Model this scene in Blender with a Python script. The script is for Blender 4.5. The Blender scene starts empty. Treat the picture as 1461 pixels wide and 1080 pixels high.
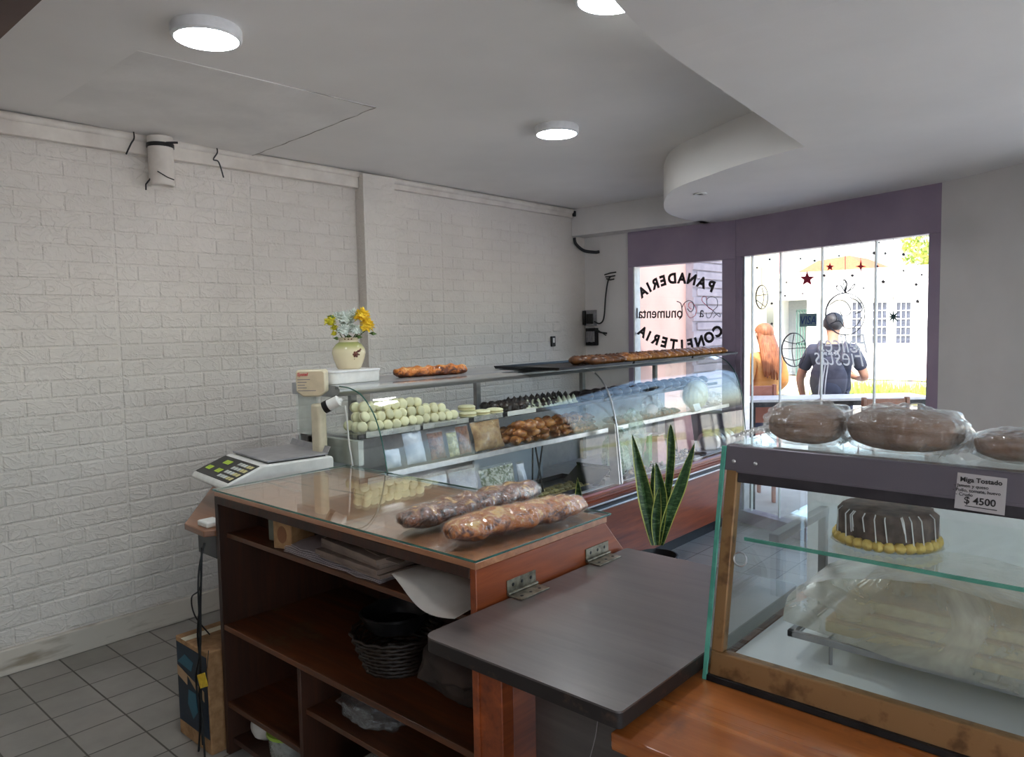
import bpy, bmesh, math, random
from mathutils import Vector, Matrix, noise as mnoise
random.seed(7)
SC = bpy.context.scene
COL = SC.collection
PI = math.pi
R = math.radians

# ------------------------------------------------------------------ helpers
def lin(c):
    c = c / 255.0
    return c / 12.92 if c <= 0.04045 else ((c + 0.055) / 1.055) ** 2.4
def rgb(r, g, b): return (lin(r), lin(g), lin(b), 1.0)

class NT:
    def __init__(s, name):
        s.m = bpy.data.materials.new(name); s.m.use_nodes = True
        s.t = s.m.node_tree; s.t.nodes.clear()
        s.out = s.n('ShaderNodeOutputMaterial')
    def n(s, typ, **kw):
        o = s.t.nodes.new(typ)
        for k, v in kw.items():
            if k in o.inputs.keys(): o.inputs[k].default_value = v
            else: setattr(o, k, v)
        return o
    def l(s, a, b): s.t.links.new(a, b)
    def math(s, op, a, b=None, clamp=False):
        o = s.n('ShaderNodeMath', operation=op); o.use_clamp = clamp
        for i, x in enumerate((a, b)):
            if x is None: continue
            if hasattr(x, 'links'): s.l(x, o.inputs[i])
            else: o.inputs[i].default_value = x
        return o.outputs[0]
    def ramp(s, fac, stops):
        r = s.n('ShaderNodeValToRGB'); e = r.color_ramp.elements
        while len(e) > 1: e.remove(e[-1])
        e[0].position, e[0].color = stops[0]
        for p, c in stops[1:]:
            q = e.new(p); q.color = c
        s.l(fac, r.inputs[0]); return r.outputs[0]
    def coord(s, scale=(1, 1, 1), kind='Object', rot=(0, 0, 0)):
        tc = s.n('ShaderNodeTexCoord'); mp = s.n('ShaderNodeMapping')
        mp.inputs['Scale'].default_value = scale; mp.inputs['Rotation'].default_value = rot
        s.l(tc.outputs[kind], mp.inputs[0]); return mp.outputs[0]
    def noise(s, vec, scale, detail=4, rough=.55, dist=0):
        o = s.n('ShaderNodeTexNoise'); s.l(vec, o.inputs['Vector'])
        o.inputs['Scale'].default_value = scale; o.inputs['Detail'].default_value = detail
        o.inputs['Roughness'].default_value = rough; o.inputs['Distortion'].default_value = dist
        return o.outputs[0]
    def bump(s, h, strength, dist):
        b = s.n('ShaderNodeBump'); b.inputs['Strength'].default_value = strength; b.inputs['Distance'].default_value = dist
        s.l(h, b.inputs['Height']); return b.outputs[0]

def mat(name, c1, c2=None, rough=.5, metal=0, nscale=20, nlo=.35, nhi=.65, stretch=(1, 1, 1), bump=0, bscale=None,
        bdist=.002, coat=0, rand=0, spec=.5, detail=4, emit=None, sub=0):
    """procedural painted / baked / wooden surface: two colours mixed by stretched noise, optional relief"""
    k = NT(name); p = k.n('ShaderNodeBsdfPrincipled'); k.l(p.outputs[0], k.out.inputs[0])
    p.inputs['Roughness'].default_value = rough; p.inputs['Metallic'].default_value = metal
    p.inputs['Coat Weight'].default_value = coat; p.inputs['Coat Roughness'].default_value = .12
    p.inputs['Specular IOR Level'].default_value = spec
    if sub:
        p.inputs['Subsurface Weight'].default_value = sub; p.inputs['Subsurface Radius'].default_value = (.01, .006, .003)
    v = k.coord(stretch)
    if c2 is None: c2 = tuple(min(1, x * .86) for x in c1[:3]) + (1,)
    f = k.noise(v, nscale, detail)
    col = k.ramp(f, [(nlo, c2), (nhi, c1)])
    if rand:
        oi = k.n('ShaderNodeObjectInfo'); hs = k.n('ShaderNodeHueSaturation')
        val = k.math('ADD', k.math('MULTIPLY', oi.outputs['Random'], rand * 2), 1 - rand)
        k.l(val, hs.inputs['Value']); k.l(col, hs.inputs['Color']); col = hs.outputs[0]
    k.l(col, p.inputs['Base Color'])
    if bump:
        k.l(k.bump(k.noise(v, bscale or nscale, 6), bump, bdist), p.inputs['Normal'])
    if emit:
        p.inputs['Emission Color'].default_value = emit[0]; p.inputs['Emission Strength'].default_value = emit[1]
    return k.m

def wood(name, dark, light, rough=.3, axis='X', coat=.4, scale=9, wear=None):
    k = NT(name); p = k.n('ShaderNodeBsdfPrincipled'); k.l(p.outputs[0], k.out.inputs[0])
    st = {'X': (.08, 1, 1), 'Y': (1, .08, 1), 'Z': (1, 1, .08)}[axis]
    v = k.coord(st)
    g = k.noise(v, scale * 5, 6, .65, .6)
    b = k.noise(v, scale, 3, .5, 1.2)
    f = k.math('ADD', k.math('MULTIPLY', g, .45), k.math('MULTIPLY', b, .55))
    col = k.ramp(f, [(.33, dark), (.52, tuple((a + c) / 2 for a, c in zip(dark, light))), (.68, light)])
    if wear:
        w = k.noise(k.coord(), 5, 5, .7)
        wf = k.ramp(w, [(.58, (0, 0, 0, 1)), (.72, (1, 1, 1, 1))])
        mx = k.n('ShaderNodeMix', data_type='RGBA'); k.l(wf, mx.inputs['Factor']); k.l(col, mx.inputs['A']); mx.inputs['B'].default_value = wear
        col = mx.outputs['Result']
    k.l(col, p.inputs['Base Color'])
    p.inputs['Coat Weight'].default_value = coat; p.inputs['Coat Roughness'].default_value = .15
    r = k.math('ADD', k.math('MULTIPLY', b, .25), rough - .1)
    k.l(r, p.inputs['Roughness'])
    k.l(k.bump(g, .12, .001), p.inputs['Normal'])
    return k.m

def glass(name, tint=(1, 1, 1, 1), f0=.04, rough=.0, bump=0, bscale=30, base=0, milk=None, milkamt=0, mvar=.6):
    """thin clear sheet: straight-through transmission plus an angle dependent mirror reflection"""
    k = NT(name)
    tr = k.n('ShaderNodeBsdfTransparent'); tr.inputs[0].default_value = tint
    gl = k.n('ShaderNodeBsdfGlossy'); gl.inputs['Roughness'].default_value = rough; gl.inputs[0].default_value = (1, 1, 1, 1)
    geo = k.n('ShaderNodeNewGeometry'); nrm = geo.outputs['Normal']
    if bump:
        nrm = k.bump(k.noise(k.coord(), bscale, 5, .6, 1.5), bump, .01); k.l(nrm, gl.inputs['Normal'])
    dp = k.n('ShaderNodeVectorMath', operation='DOT_PRODUCT'); k.l(nrm, dp.inputs[0]); k.l(geo.outputs['Incoming'], dp.inputs[1])
    c = k.math('SUBTRACT', 1, k.math('ABSOLUTE', dp.outputs['Value']), True)
    f = k.math('ADD', k.math('MULTIPLY', k.math('POWER', c, 5), 1 - f0), f0 + base, True)
    mx = k.n('ShaderNodeMixShader'); k.l(f, mx.inputs[0])
    s = tr.outputs[0]
    if milk:
        df = k.n('ShaderNodeBsdfDiffuse'); df.inputs[0].default_value = milk
        tl = k.n('ShaderNodeBsdfTranslucent'); tl.inputs[0].default_value = milk
        ad = k.n('ShaderNodeMixShader'); ad.inputs[0].default_value = .5; k.l(df.outputs[0], ad.inputs[1]); k.l(tl.outputs[0], ad.inputs[2])
        m2 = k.n('ShaderNodeMixShader')
        a = k.ramp(k.noise(k.coord(), bscale * .6, 5, .65, 1.5), [(.35, (milkamt * (1 - mvar),) * 3 + (1,)), (.68, (min(1, milkamt * (1 + mvar)),) * 3 + (1,))])
        k.l(a, m2.inputs[0]); k.l(s, m2.inputs[1]); k.l(ad.outputs[0], m2.inputs[2]); s = m2.outputs[0]
    k.l(s, mx.inputs[1]); k.l(gl.outputs[0], mx.inputs[2]); k.l(mx.outputs[0], k.out.inputs[0])
    return k.m

def emitm(name, c, s):
    k = NT(name); e = k.n('ShaderNodeEmission'); e.inputs[0].default_value = c; e.inputs[1].default_value = s
    k.l(e.outputs[0], k.out.inputs[0]); return k.m

# ---- objects
def tag(o, label=None, cat=None, group=None, kind=None):
    if label: o['label'] = label
    if cat: o['category'] = cat
    if group: o['group'] = group
    if kind: o['kind'] = kind
    return o
def wloc(o):
    v = Vector((0, 0, 0))
    while o is not None:
        v += o.location; o = o.parent
    return v
def thing(name, label, cat, loc=(0, 0, 0), group=None):
    o = bpy.data.objects.new(name, None); COL.objects.link(o); o.location = loc; o.empty_display_size = .05
    return tag(o, label, cat, group)
def copy_tree(o, parent=None):
    c = o.copy(); COL.objects.link(c)
    if parent is not None: c.parent = parent
    for ch in list(o.children): copy_tree(ch, c)
    return c
ORD = ['first', 'second', 'third', 'fourth', 'fifth', 'sixth', 'seventh', 'eighth', 'ninth', 'tenth', 'eleventh', 'twelfth',
       'thirteenth', 'fourteenth', 'fifteenth', 'sixteenth', 'seventeenth', 'eighteenth', 'nineteenth', 'twentieth', 'twenty-first',
       'twenty-second', 'twenty-third', 'twenty-fourth', 'twenty-fifth', 'twenty-sixth', 'twenty-seventh', 'twenty-eighth', 'twenty-ninth', 'thirtieth']

class MB:
    def __init__(s): s.v = []; s.f = []
    def add(s, vs, fs):
        b = len(s.v); s.v += [Vector(x) for x in vs]; s.f += [tuple(i + b for i in f) for f in fs]; return s
    def box(s, x0, x1, y0, y1, z0, z1):
        return s.add([(x0, y0, z0), (x1, y0, z0), (x1, y1, z0), (x0, y1, z0), (x0, y0, z1), (x1, y0, z1), (x1, y1, z1), (x0, y1, z1)],
                     [(3, 2, 1, 0), (4, 5, 6, 7), (0, 1, 5, 4), (1, 2, 6, 5), (2, 3, 7, 6), (3, 0, 4, 7)])
    def obox(s, c, size, rot=(0, 0, 0)):
        from mathutils import Euler
        m = Euler(rot).to_matrix(); b = len(s.v)
        t = MB().box(-size[0] / 2, size[0] / 2, -size[1] / 2, size[1] / 2, -size[2] / 2, size[2] / 2)
        return s.add([m @ v + Vector(c) for v in t.v], t.f)
    def hexa(s, p):  # 8 corners, bottom ring then top ring
        return s.add(p, [(3, 2, 1, 0), (4, 5, 6, 7), (0, 1, 5, 4), (1, 2, 6, 5), (2, 3, 7, 6), (3, 0, 4, 7)])
    def prism(s, poly, a, b, axis='z'):
        n = len(poly)
        def P(u, w, t): return {'z': (u, w, t), 'y': (u, t, w), 'x': (t, u, w)}[axis]
        vs = [P(u, w, a) for u, w in poly] + [P(u, w, b) for u, w in poly]
        return s.add(vs, [tuple(range(n))[::-1], tuple(range(n, 2 * n))] + [(i, (i + 1) % n, n + (i + 1) % n, n + i) for i in range(n)])
    def lathe(s, prof, c=(0, 0, 0), n=28, sx=1, sy=1):
        c = Vector(c); m = len(prof); vs = []
        for r, z in prof:
            for i in range(n):
                a = 2 * PI * i / n; vs.append(c + Vector((r * math.cos(a) * sx, r * math.sin(a) * sy, z)))
        fs = [(j * n + i, j * n + (i + 1) % n, (j + 1) * n + (i + 1) % n, (j + 1) * n + i) for j in range(m - 1) for i in range(n)]
        if prof[0][0] > 1e-6: fs.append(tuple(range(n))[::-1])
        if prof[-1][0] > 1e-6: fs.append(tuple(range((m - 1) * n, m * n)))
        return s.add(vs, fs)
    def tube(s, path, r, n=8, closed=False, flat=1.0):
        pts = [Vector(p) for p in path]; m = len(pts); rr = r if isinstance(r, (list, tuple)) else [r] * m
        up = None; vs = []
        for i, p in enumerate(pts):
            a = pts[i - 1] if (i > 0 or closed) else p; b = pts[(i + 1) % m] if (i < m - 1 or closed) else p
            t = (b - a); t = t.normalized() if t.length > 1e-9 else Vector((0, 0, 1))
            if up is None:
                up = Vector((0, 0, 1)) if abs(t.z) < .9 else Vector((1, 0, 0))
            u = t.cross(up)
            if u.length < 1e-6: u = t.cross(Vector((0, 1, 0)))
            u.normalize(); w = u.cross(t).normalized(); up = w
            for k in range(n):
                an = 2 * PI * k / n; vs.append(p + u * math.cos(an) * rr[i] + w * math.sin(an) * rr[i] * flat)
        fs = []
        for j in range(m if closed else m - 1):
            q = (j + 1) % m
            fs += [(j * n + k, j * n + (k + 1) % n, q * n + (k + 1) % n, q * n + k) for k in range(n)]
        if not closed: fs += [tuple(range(n))[::-1], tuple(range((m - 1) * n, m * n))]
        return s.add(vs, fs)
    def blob(s, c, rad, nu=20, nv=12, nz=0, ns=3, seed=0, fn=None):
        c = Vector(c); vs = []
        for j in range(nv + 1):
            th = PI * j / nv
            for i in range(nu):
                ph = 2 * PI * i / nu
                d = Vector((math.sin(th) * math.cos(ph), math.sin(th) * math.sin(ph), math.cos(th)))
                k = 1 + nz * mnoise.noise(d * ns + Vector((seed * 7.3, seed, 0)))
                p = Vector((d.x * rad[0], d.y * rad[1], d.z * rad[2])) * k
                if fn: p = fn(p, d)
                vs.append(c + p)
        fs = []
        for j in range(nv):
            for i in range(nu):
                a, b, e, f = j * nu + i, j * nu + (i + 1) % nu, (j + 1) * nu + (i + 1) % nu, (j + 1) * nu + i
                fs.append((a, f, e, b))
        return s.add(vs, fs)
    def sheet(s, grid, th=.001):
        """grid of points -> thin solid sheet"""
        nu, nv = len(grid), len(grid[0]); top = [Vector(p) for r_ in grid for p in r_]; bot = [p - Vector((0, 0, th)) for p in top]
        N = nu * nv; fs = []
        for i in range(nu - 1):
            for j in range(nv - 1):
                a, b, c, d = i * nv + j, (i + 1) * nv + j, (i + 1) * nv + j + 1, i * nv + j + 1
                fs += [(a, b, c, d), (N + d, N + c, N + b, N + a)]
        rim = [(i, 0) for i in range(nu)] + [(nu - 1, j) for j in range(1, nv)] + [(i, nv - 1) for i in range(nu - 2, -1, -1)] + [(0, j) for j in range(nv - 2, 0, -1)]
        for (i, j), (k, l) in zip(rim, rim[1:] + rim[:1]):
            a, b = i * nv + j, k * nv + l; fs.append((a, N + a, N + b, b))
        return s.add(top + bot, fs)
    def jitter(s, amt, sc, seed=0):
        for v in s.v:
            n = mnoise.noise_vector(v * sc + Vector((seed * 3.1, seed * 1.7, seed))); v += n * amt
        return s
    def build(s, name, m, parent=None, origin=None, bevel=0, smooth=True, angle=40, seg=2, weld=False):
        me = bpy.data.meshes.new(name)
        off = wloc(parent) if parent is not None else Vector(origin or (0, 0, 0))
        me.from_pydata([v - off for v in s.v], [], s.f)
        bm = bmesh.new(); bm.from_mesh(me)
        if weld: bmesh.ops.remove_doubles(bm, verts=bm.verts, dist=1e-5)
        bmesh.ops.recalc_face_normals(bm, faces=bm.faces); bm.to_mesh(me); bm.free()
        me.materials.append(m)
        if smooth:
            me.shade_smooth(); me.set_sharp_from_angle(angle=R(angle))
        o = bpy.data.objects.new(name, me); COL.objects.link(o)
        if parent is not None: o.parent = parent
        else: o.location = off
        if bevel:
            b = o.modifiers.new('bevel', 'BEVEL'); b.width = bevel; b.segments = seg; b.limit_method = 'ANGLE'; b.angle_limit = R(40)
        return o
def struct(o): return tag(o, kind='structure')
def single(o, label, cat, group=None): return tag(o, label, cat, group)

def text_mesh(txt, size, depth=.002, shear=0, offset=0, align='CENTER', sx=1):
    cu = bpy.data.curves.new('text', 'FONT'); cu.body = txt; cu.size = size; cu.extrude = depth; cu.shear = shear; cu.offset = offset
    cu.align_x = align; cu.resolution_u = 3
    o = bpy.data.objects.new('text', cu); COL.objects.link(o)
    dg = bpy.context.evaluated_depsgraph_get(); dg.update()
    me = bpy.data.meshes.new_from_object(o.evaluated_get(dg))
    vs = [Vector((v.co.x * sx, v.co.y, v.co.z)) for v in me.vertices]; fs = [tuple(p.vertices) for p in me.polygons]
    bpy.data.objects.remove(o); bpy.data.curves.remove(cu); bpy.data.meshes.remove(me)
    return vs, fs
def put_text(mb, txt, size, org, xax, yax, rot=0, **kw):
    vs, fs = text_mesh(txt, size, **kw)
    X, Y = Vector(xax).normalized(), Vector(yax).normalized(); N = X.cross(Y)
    c, s = math.cos(rot), math.sin(rot)
    mb.add([Vector(org) + X * (v.x * c - v.y * s) + Y * (v.x * s + v.y * c) + N * v.z for v in vs], fs)
    return mb

def skin_mesh(joints, bones, sub=2):
    """joints: name -> (pos, radius or (rx,ry)); bones: pairs of names; first joint is the root"""
    names = list(joints); idx = {n: i for i, n in enumerate(names)}
    me = bpy.data.meshes.new('skin'); me.from_pydata([joints[n][0] for n in names], [(idx[a], idx[b]) for a, b in bones], [])
    o = bpy.data.objects.new('skin', me); COL.objects.link(o)
    o.modifiers.new('skin', 'SKIN'); sd = o.modifiers.new('sub', 'SUBSURF'); sd.levels = sub; sd.render_levels = sub
    if not me.skin_vertices: me.attributes.new('x', 'FLOAT', 'POINT')
    lay = me.skin_vertices[0].data
    for n in names:
        r = joints[n][1]; lay[idx[n]].radius = r if isinstance(r, tuple) else (r, r)
    lay[0].use_root = True
    dg = bpy.context.evaluated_depsgraph_get(); dg.update()
    m2 = bpy.data.meshes.new_from_object(o.evaluated_get(dg))
    vs = [v.co.copy() for v in m2.vertices]; fs = [tuple(p.vertices) for p in m2.polygons]
    bpy.data.objects.remove(o); bpy.data.meshes.remove(me); bpy.data.meshes.remove(m2)
    return vs, fs

# ------------------------------------------------------------------ camera
CH = 1.6
FPX = 1059.14
YAW, PIT, ROL = R(41.691), R(-4.020), R(-1.1066)
fw = Vector((-math.sin(YAW) * math.cos(PIT), math.cos(YAW) * math.cos(PIT), math.sin(PIT)))
r0 = Vector((math.cos(YAW), math.sin(YAW), 0)); u0 = r0.cross(fw)
rt = r0 * math.cos(ROL) + u0 * math.sin(ROL); up = -r0 * math.sin(ROL) + u0 * math.cos(ROL)
cd = bpy.data.cameras.new('camera'); cam = bpy.data.objects.new('camera', cd); COL.objects.link(cam)
cd.sensor_width = 36; cd.lens = FPX / 1461 * 36; cd.clip_start = .05; cd.clip_end = 200
cam.matrix_world = Matrix(((rt.x, up.x, -fw.x, 0), (rt.y, up.y, -fw.y, 0), (rt.z, up.z, -fw.z, CH), (0, 0, 0, 1)))
SC.camera = cam
def ray(px, py): return fw + rt * ((px - 730.5) / FPX) + up * ((540 - py) / FPX)
def onz(px, py, z): v = ray(px, py); t = (z - CH) / v.z; return Vector((0, 0, CH)) + v * t
def onx(px, py, x): v = ray(px, py); return Vector((0, 0, CH)) + v * (x / v.x)
def ony(px, py, y): v = ray(px, py); return Vector((0, 0, CH)) + v * (y / v.y)
WA, WB = Vector((-2.60, 5.60, 0)), Vector((-1.05, 5.04, 0)); WD = (WB - WA).normalized(); WN = Vector((WD.y, -WD.x, 0))  # WN points into the shop
def onw(px, py, off=0):
    v = ray(px, py); A = WA + WN * off; t = (A.dot(WN)) / v.dot(WN); return Vector((0, 0, CH)) + v * t

SC.view_settings.view_transform = 'Standard'; SC.view_settings.look = 'None'; SC.view_settings.gamma = 1
SC.view_settings.use_curve_mapping = False
SC.view_settings.exposure = 1.7
SC.cycles.use_denoising = True
try: SC.cycles.denoiser = 'OPENIMAGEDENOISE'
except Exception: pass
SC.cycles.max_bounces = 16; SC.cycles.transparent_max_bounces = 40; SC.cycles.diffuse_bounces = 5; SC.cycles.glossy_bounces = 5
SC.cycles.sample_clamp_indirect = 4; SC.cycles.caustics_reflective = False; SC.cycles.caustics_refractive = False
SKY, SUN = .30, 1.9
# ------------------------------------------------------------------ materials
W_ = rgb
def embossed(name, c1, c2):
    k = NT(name); p = k.n('ShaderNodeBsdfPrincipled'); k.l(p.outputs[0], k.out.inputs[0]); p.inputs['Roughness'].default_value = .6
    v = k.coord(); k.l(k.ramp(k.noise(v, 1.3, 4), [(.35, c2), (.65, c1)]), p.inputs['Base Color'])
    lines = []
    for sc_, off in ((11, 0), (17, 4)):
        n = k.noise(k.coord((1, .8, 1.2)), sc_, 1.5, .4, 1.6)
        lines.append(k.math('SUBTRACT', 1, k.math('MULTIPLY', k.math('ABSOLUTE', k.math('SUBTRACT', n, .47)), 16), True))
    h = k.math('ADD', lines[0], k.math('MULTIPLY', lines[1], .5)); h = k.math('ADD', h, k.math('MULTIPLY', k.noise(v, 60, 3), .25))
    k.l(k.bump(h, .6, .004), p.inputs['Normal']); return k.m
m_wall = embossed('painted_foam_brick', W_(222, 216, 209), W_(212, 206, 199))
m_plaster = mat('white_plaster', W_(226, 223, 222), W_(216, 213, 212), .8, nscale=2, bump=.15, bscale=30)
m_ceil = mat('ceiling_plaster', W_(238, 236, 234), W_(229, 227, 225), .85, nscale=1.2, bump=.12, bscale=14, bdist=.004)
m_stain = mat('stained_plaster', W_(200, 192, 180), W_(150, 138, 122), .8, nscale=7, nlo=.28, nhi=.48, stretch=(1, .5, 2.5))
m_trim = mat('white_trim_paint', W_(226, 220, 212), W_(206, 198, 190), .5, nscale=6, bump=.2, bscale=20)
m_crack = mat('ceiling_patch_plaster', W_(236, 234, 232), W_(224, 222, 220), .85, nscale=3, bump=.3, bscale=22, bdist=.004)
m_purple = mat('purple_frame_paint', W_(158, 142, 162), W_(146, 130, 152), .45, nscale=3)
m_brownbeam = mat('dark_brown_beam_paint', W_(96, 74, 66), W_(80, 60, 54), .6, nscale=4)
m_lampw = mat('lamp_white_plastic', W_(235, 236, 238), None, .4)
m_led = emitm('lamp_diffuser_light', (.93, .98, 1.0, 1), 27)
m_black = mat('black_plastic', W_(24, 23, 24), W_(16, 16, 17), .4)
m_dark = mat('dark_metal', W_(48, 46, 48), W_(34, 33, 35), .35, metal=.6)
m_steel = mat('brushed_steel', W_(186, 188, 190), W_(164, 166, 169), .3, metal=.6, nscale=8, stretch=(1, .05, 1))
m_alu = mat('satin_aluminium', W_(206, 206, 208), W_(186, 186, 190), .3, metal=.9)
m_grey = mat('grey_enamel', W_(150, 148, 150), W_(132, 130, 133), .35)
m_whitep = mat('white_plastic', W_(228, 228, 224), W_(214, 214, 210), .4)
m_cream = mat('cream_plastic', W_(214, 204, 178), W_(200, 190, 164), .45)
m_mahog = wood('varnished_red_wood', W_(100, 40, 20), W_(166, 80, 40), .3, 'Y', .35)
m_counter = wood('varnished_counter_wood', W_(142, 82, 52), W_(206, 148, 108), .28, 'X', .5)
m_counterY = wood('varnished_panel_wood', W_(108, 44, 18), W_(178, 88, 42), .34, 'Y', .25)
m_darkwood = wood('dark_cabinet_wood', W_(36, 18, 10), W_(74, 38, 20), .5, 'Z', .04)
m_shelfwood = wood('worn_shelf_wood', W_(48, 25, 12), W_(112, 60, 26), .45, 'X', .15, wear=W_(84, 70, 48))
m_flap = wood('black_brown_laminate', W_(68, 60, 58), W_(100, 91, 88), .36, 'X', .9, 6)
m_flapedge = mat('chipped_dark_edge', W_(34, 26, 24), W_(74, 54, 44), .5, nscale=30, nlo=.30, nhi=.42)
m_ledge = wood('orange_varnished_wood', W_(128, 62, 26), W_(204, 124, 62), .25, 'X', .5, 7, wear=W_(126, 74, 44))
m_desk = wood('desk_laminate', W_(116, 76, 52), W_(156, 106, 76), .4, 'X', .2)
m_glass = glass('clear_glass', (.985, 1, .992, 1), .02)
m_glassw = glass('shop_window_glass', (.98, .99, .99, 1), .04)
m_glassg = glass('greenish_glass', (.972, .994, .984, 1), .055)
m_hinge = mat('tarnished_hinge_metal', W_(150, 142, 126), W_(96, 88, 76), .4, metal=.7, nscale=40)
m_dkedge = mat('dark_green_glass_edge', W_(44, 84, 76), W_(60, 108, 98), .15, nscale=20)
m_gedge = mat('green_glass_edge', W_(70, 150, 132), W_(96, 176, 156), .15, nscale=20, spec=.6)
m_film = glass('crinkled_clear_film', (.985, .985, .985, 1), .05, .04, 1.0, 70, base=.03)
m_bag = glass('thin_polythene_bag', (.96, .96, .96, 1), .05, .10, 1.0, 46, base=.07, milk=W_(240, 240, 242), milkamt=.09, mvar=.8)
m_milky = glass('milky_polythene', (.97, .97, .95, 1), .06, .25, .5, 7, base=.03, milk=W_(248, 247, 240), milkamt=.33, mvar=.4)

def tile_mat(name, c1, c2, grout, tx, ty, ox, oy, mort=.004, rough=.35):
    k = NT(name); p = k.n('ShaderNodeBsdfPrincipled'); k.l(p.outputs[0], k.out.inputs[0])
    tc = k.n('ShaderNodeTexCoord'); mp = k.n('ShaderNodeMapping'); mp.inputs['Location'].default_value = (-ox, -oy, 0)
    k.l(tc.outputs['Object'], mp.inputs[0])
    b = k.n('ShaderNodeTexBrick'); b.offset = 0; b.squash = 1
    k.l(mp.outputs[0], b.inputs['Vector'])
    b.inputs['Color1'].default_value = c1; b.inputs['Color2'].default_value = c2; b.inputs['Mortar'].default_value = grout
    b.inputs['Scale'].default_value = 1; b.inputs['Mortar Size'].default_value = mort; b.inputs['Mortar Smooth'].default_value = .2
    b.inputs['Brick Width'].default_value = tx; b.inputs['Row Height'].default_value = ty; b.inputs['Bias'].default_value = 0
    n = k.ramp(k.noise(k.coord(), 3, 5, .65), [(.3, (.72, .72, .72, 1)), (.7, (1, 1, 1, 1))])
    mx = k.n('ShaderNodeMix', data_type='RGBA', blend_type='MULTIPLY'); mx.inputs['Factor'].default_value = 1
    k.l(b.outputs['Color'], mx.inputs['A']); k.l(n, mx.inputs['B']); k.l(mx.outputs['Result'], p.inputs['Base Color'])
    p.inputs['Roughness'].default_value = rough
    inv = k.math('SUBTRACT', 1, b.outputs['Fac']); k.l(k.bump(inv, .6, .003), p.inputs['Normal'])
    return k.m
m_floor = tile_mat('grey_floor_tile', W_(158, 152, 145), W_(147, 142, 134), W_(80, 72, 64), .207, .2165, -3.66 + .0, .94)

# ------------------------------------------------------------------ room shell
struct(MB().box(-4.3, 3.4, -2.7, 5.72, -.12, 0).build('floor', m_floor, smooth=False))
c = MB().box(-4.3, 3.4, -2.7, 5.95, 2.64, 2.84)
struct(c.build('ceiling', m_ceil, smooth=False))
nn = 24; A_ = [Vector((-4.075 + 1.245 * i / nn, 2.30 - .05 * i / nn + .012 * mnoise.noise(Vector((i * .6, 2, 0))), 2.620 + .015 * (i / nn) ** 2)) for i in range(nn + 1)]
B_ = [Vector((-4.075 + 1.19 * i / nn, 1.2, 2.6395)) for i in range(nn + 1)]
pm = MB(); up_ = Vector((0, 0, .03)); N_ = nn + 1
pm.add(A_ + B_ + [v + up_ for v in A_] + [v + up_ for v in B_], [(i, i + 1, N_ + i + 1, N_ + i) for i in range(nn)] + [(i, 2 * N_ + i, 2 * N_ + i + 1, i + 1) for i in range(nn)] + [(nn, N_ + nn, 3 * N_ + nn, 2 * N_ + nn)])
ck = MB().tube([v + Vector((0, 0, .001)) for v in A_], .0035, 5).tube([Vector((-2.83 - .01 * mnoise.noise(Vector((i, 5, 0))) - .015 * i / 8, 2.25 - .65 * i / 10, 2.6345 + .004 * i / 10)) for i in range(9)], [.003 * (1 - i / 10) for i in range(9)], 5)
struct(ck.build('ceiling_crack', mat('crack_line_grey', W_(150, 146, 140), W_(196, 192, 188), .9, nscale=9, nlo=.4, nhi=.55)))  # uneven grey lines along the patch edges mark the crack
struct(pm.build('ceiling_patch', m_crack, smooth=False))
def catmull(p, n=8, closed=False):
    p = [Vector(q) for q in p]; out = []; m = len(p)
    for i in range(m if closed else m - 1):
        a, b, c_, d = (p[(i - 1) % m], p[i], p[(i + 1) % m], p[(i + 2) % m]) if closed else (p[max(0, i - 1)], p[i], p[i + 1], p[min(m - 1, i + 2)])
        for k in range(n):
            t = k / n
            out.append(.5 * ((2 * b) + (c_ - a) * t + (2 * a - 5 * b + 4 * c_ - d) * t * t + (3 * b - a - 3 * c_ + d) * t ** 3))
    if not closed: out.append(p[-1])
    return out
curve = catmull([(-1.295, 3.51), (-1.633, 3.642), (-1.915, 3.80), (-2.277, 4.045), (-2.60, 4.494), (-2.80, 4.926), (-2.863, 5.357), (-2.86, 5.70)], 8)
poly = [(-1.157, 2.1)] + [tuple(q[:2]) for q in curve] + [(3.25, 5.70), (3.25, 2.1)]
dm = MB().prism(poly, 2.40, 2.66)
ys = [2.1 - 1.5 * i / 16 for i in range(17)]; zs = [2.40 + .243 * (1 - math.cos(PI * i / 16)) / 2 for i in range(17)]
for i in range(16):
    xa, xb = -1.157 + .14 * i / 16, -1.157 + .14 * (i + 1) / 16
    dm.hexa([(xb, ys[i + 1], zs[i + 1]), (3.25, ys[i + 1], zs[i + 1]), (3.25, ys[i], zs[i]), (xa, ys[i], zs[i]), (xb, ys[i + 1], 2.66), (3.25, ys[i + 1], 2.66), (3.25, ys[i], 2.66), (xa, ys[i], 2.66)])
struct(dm.build('ceiling_drop', m_ceil, smooth=True, angle=25, weld=True))
struct(MB().box(-4.079, -2.8, 5.43, 5.70, 2.40, 2.66).build('ceiling_beam', m_plaster, smooth=False))
struct(MB().box(-4.3, 3.3, .47, .635, 2.40, 2.66).build('trim_2', m_brownbeam, smooth=False))

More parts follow.
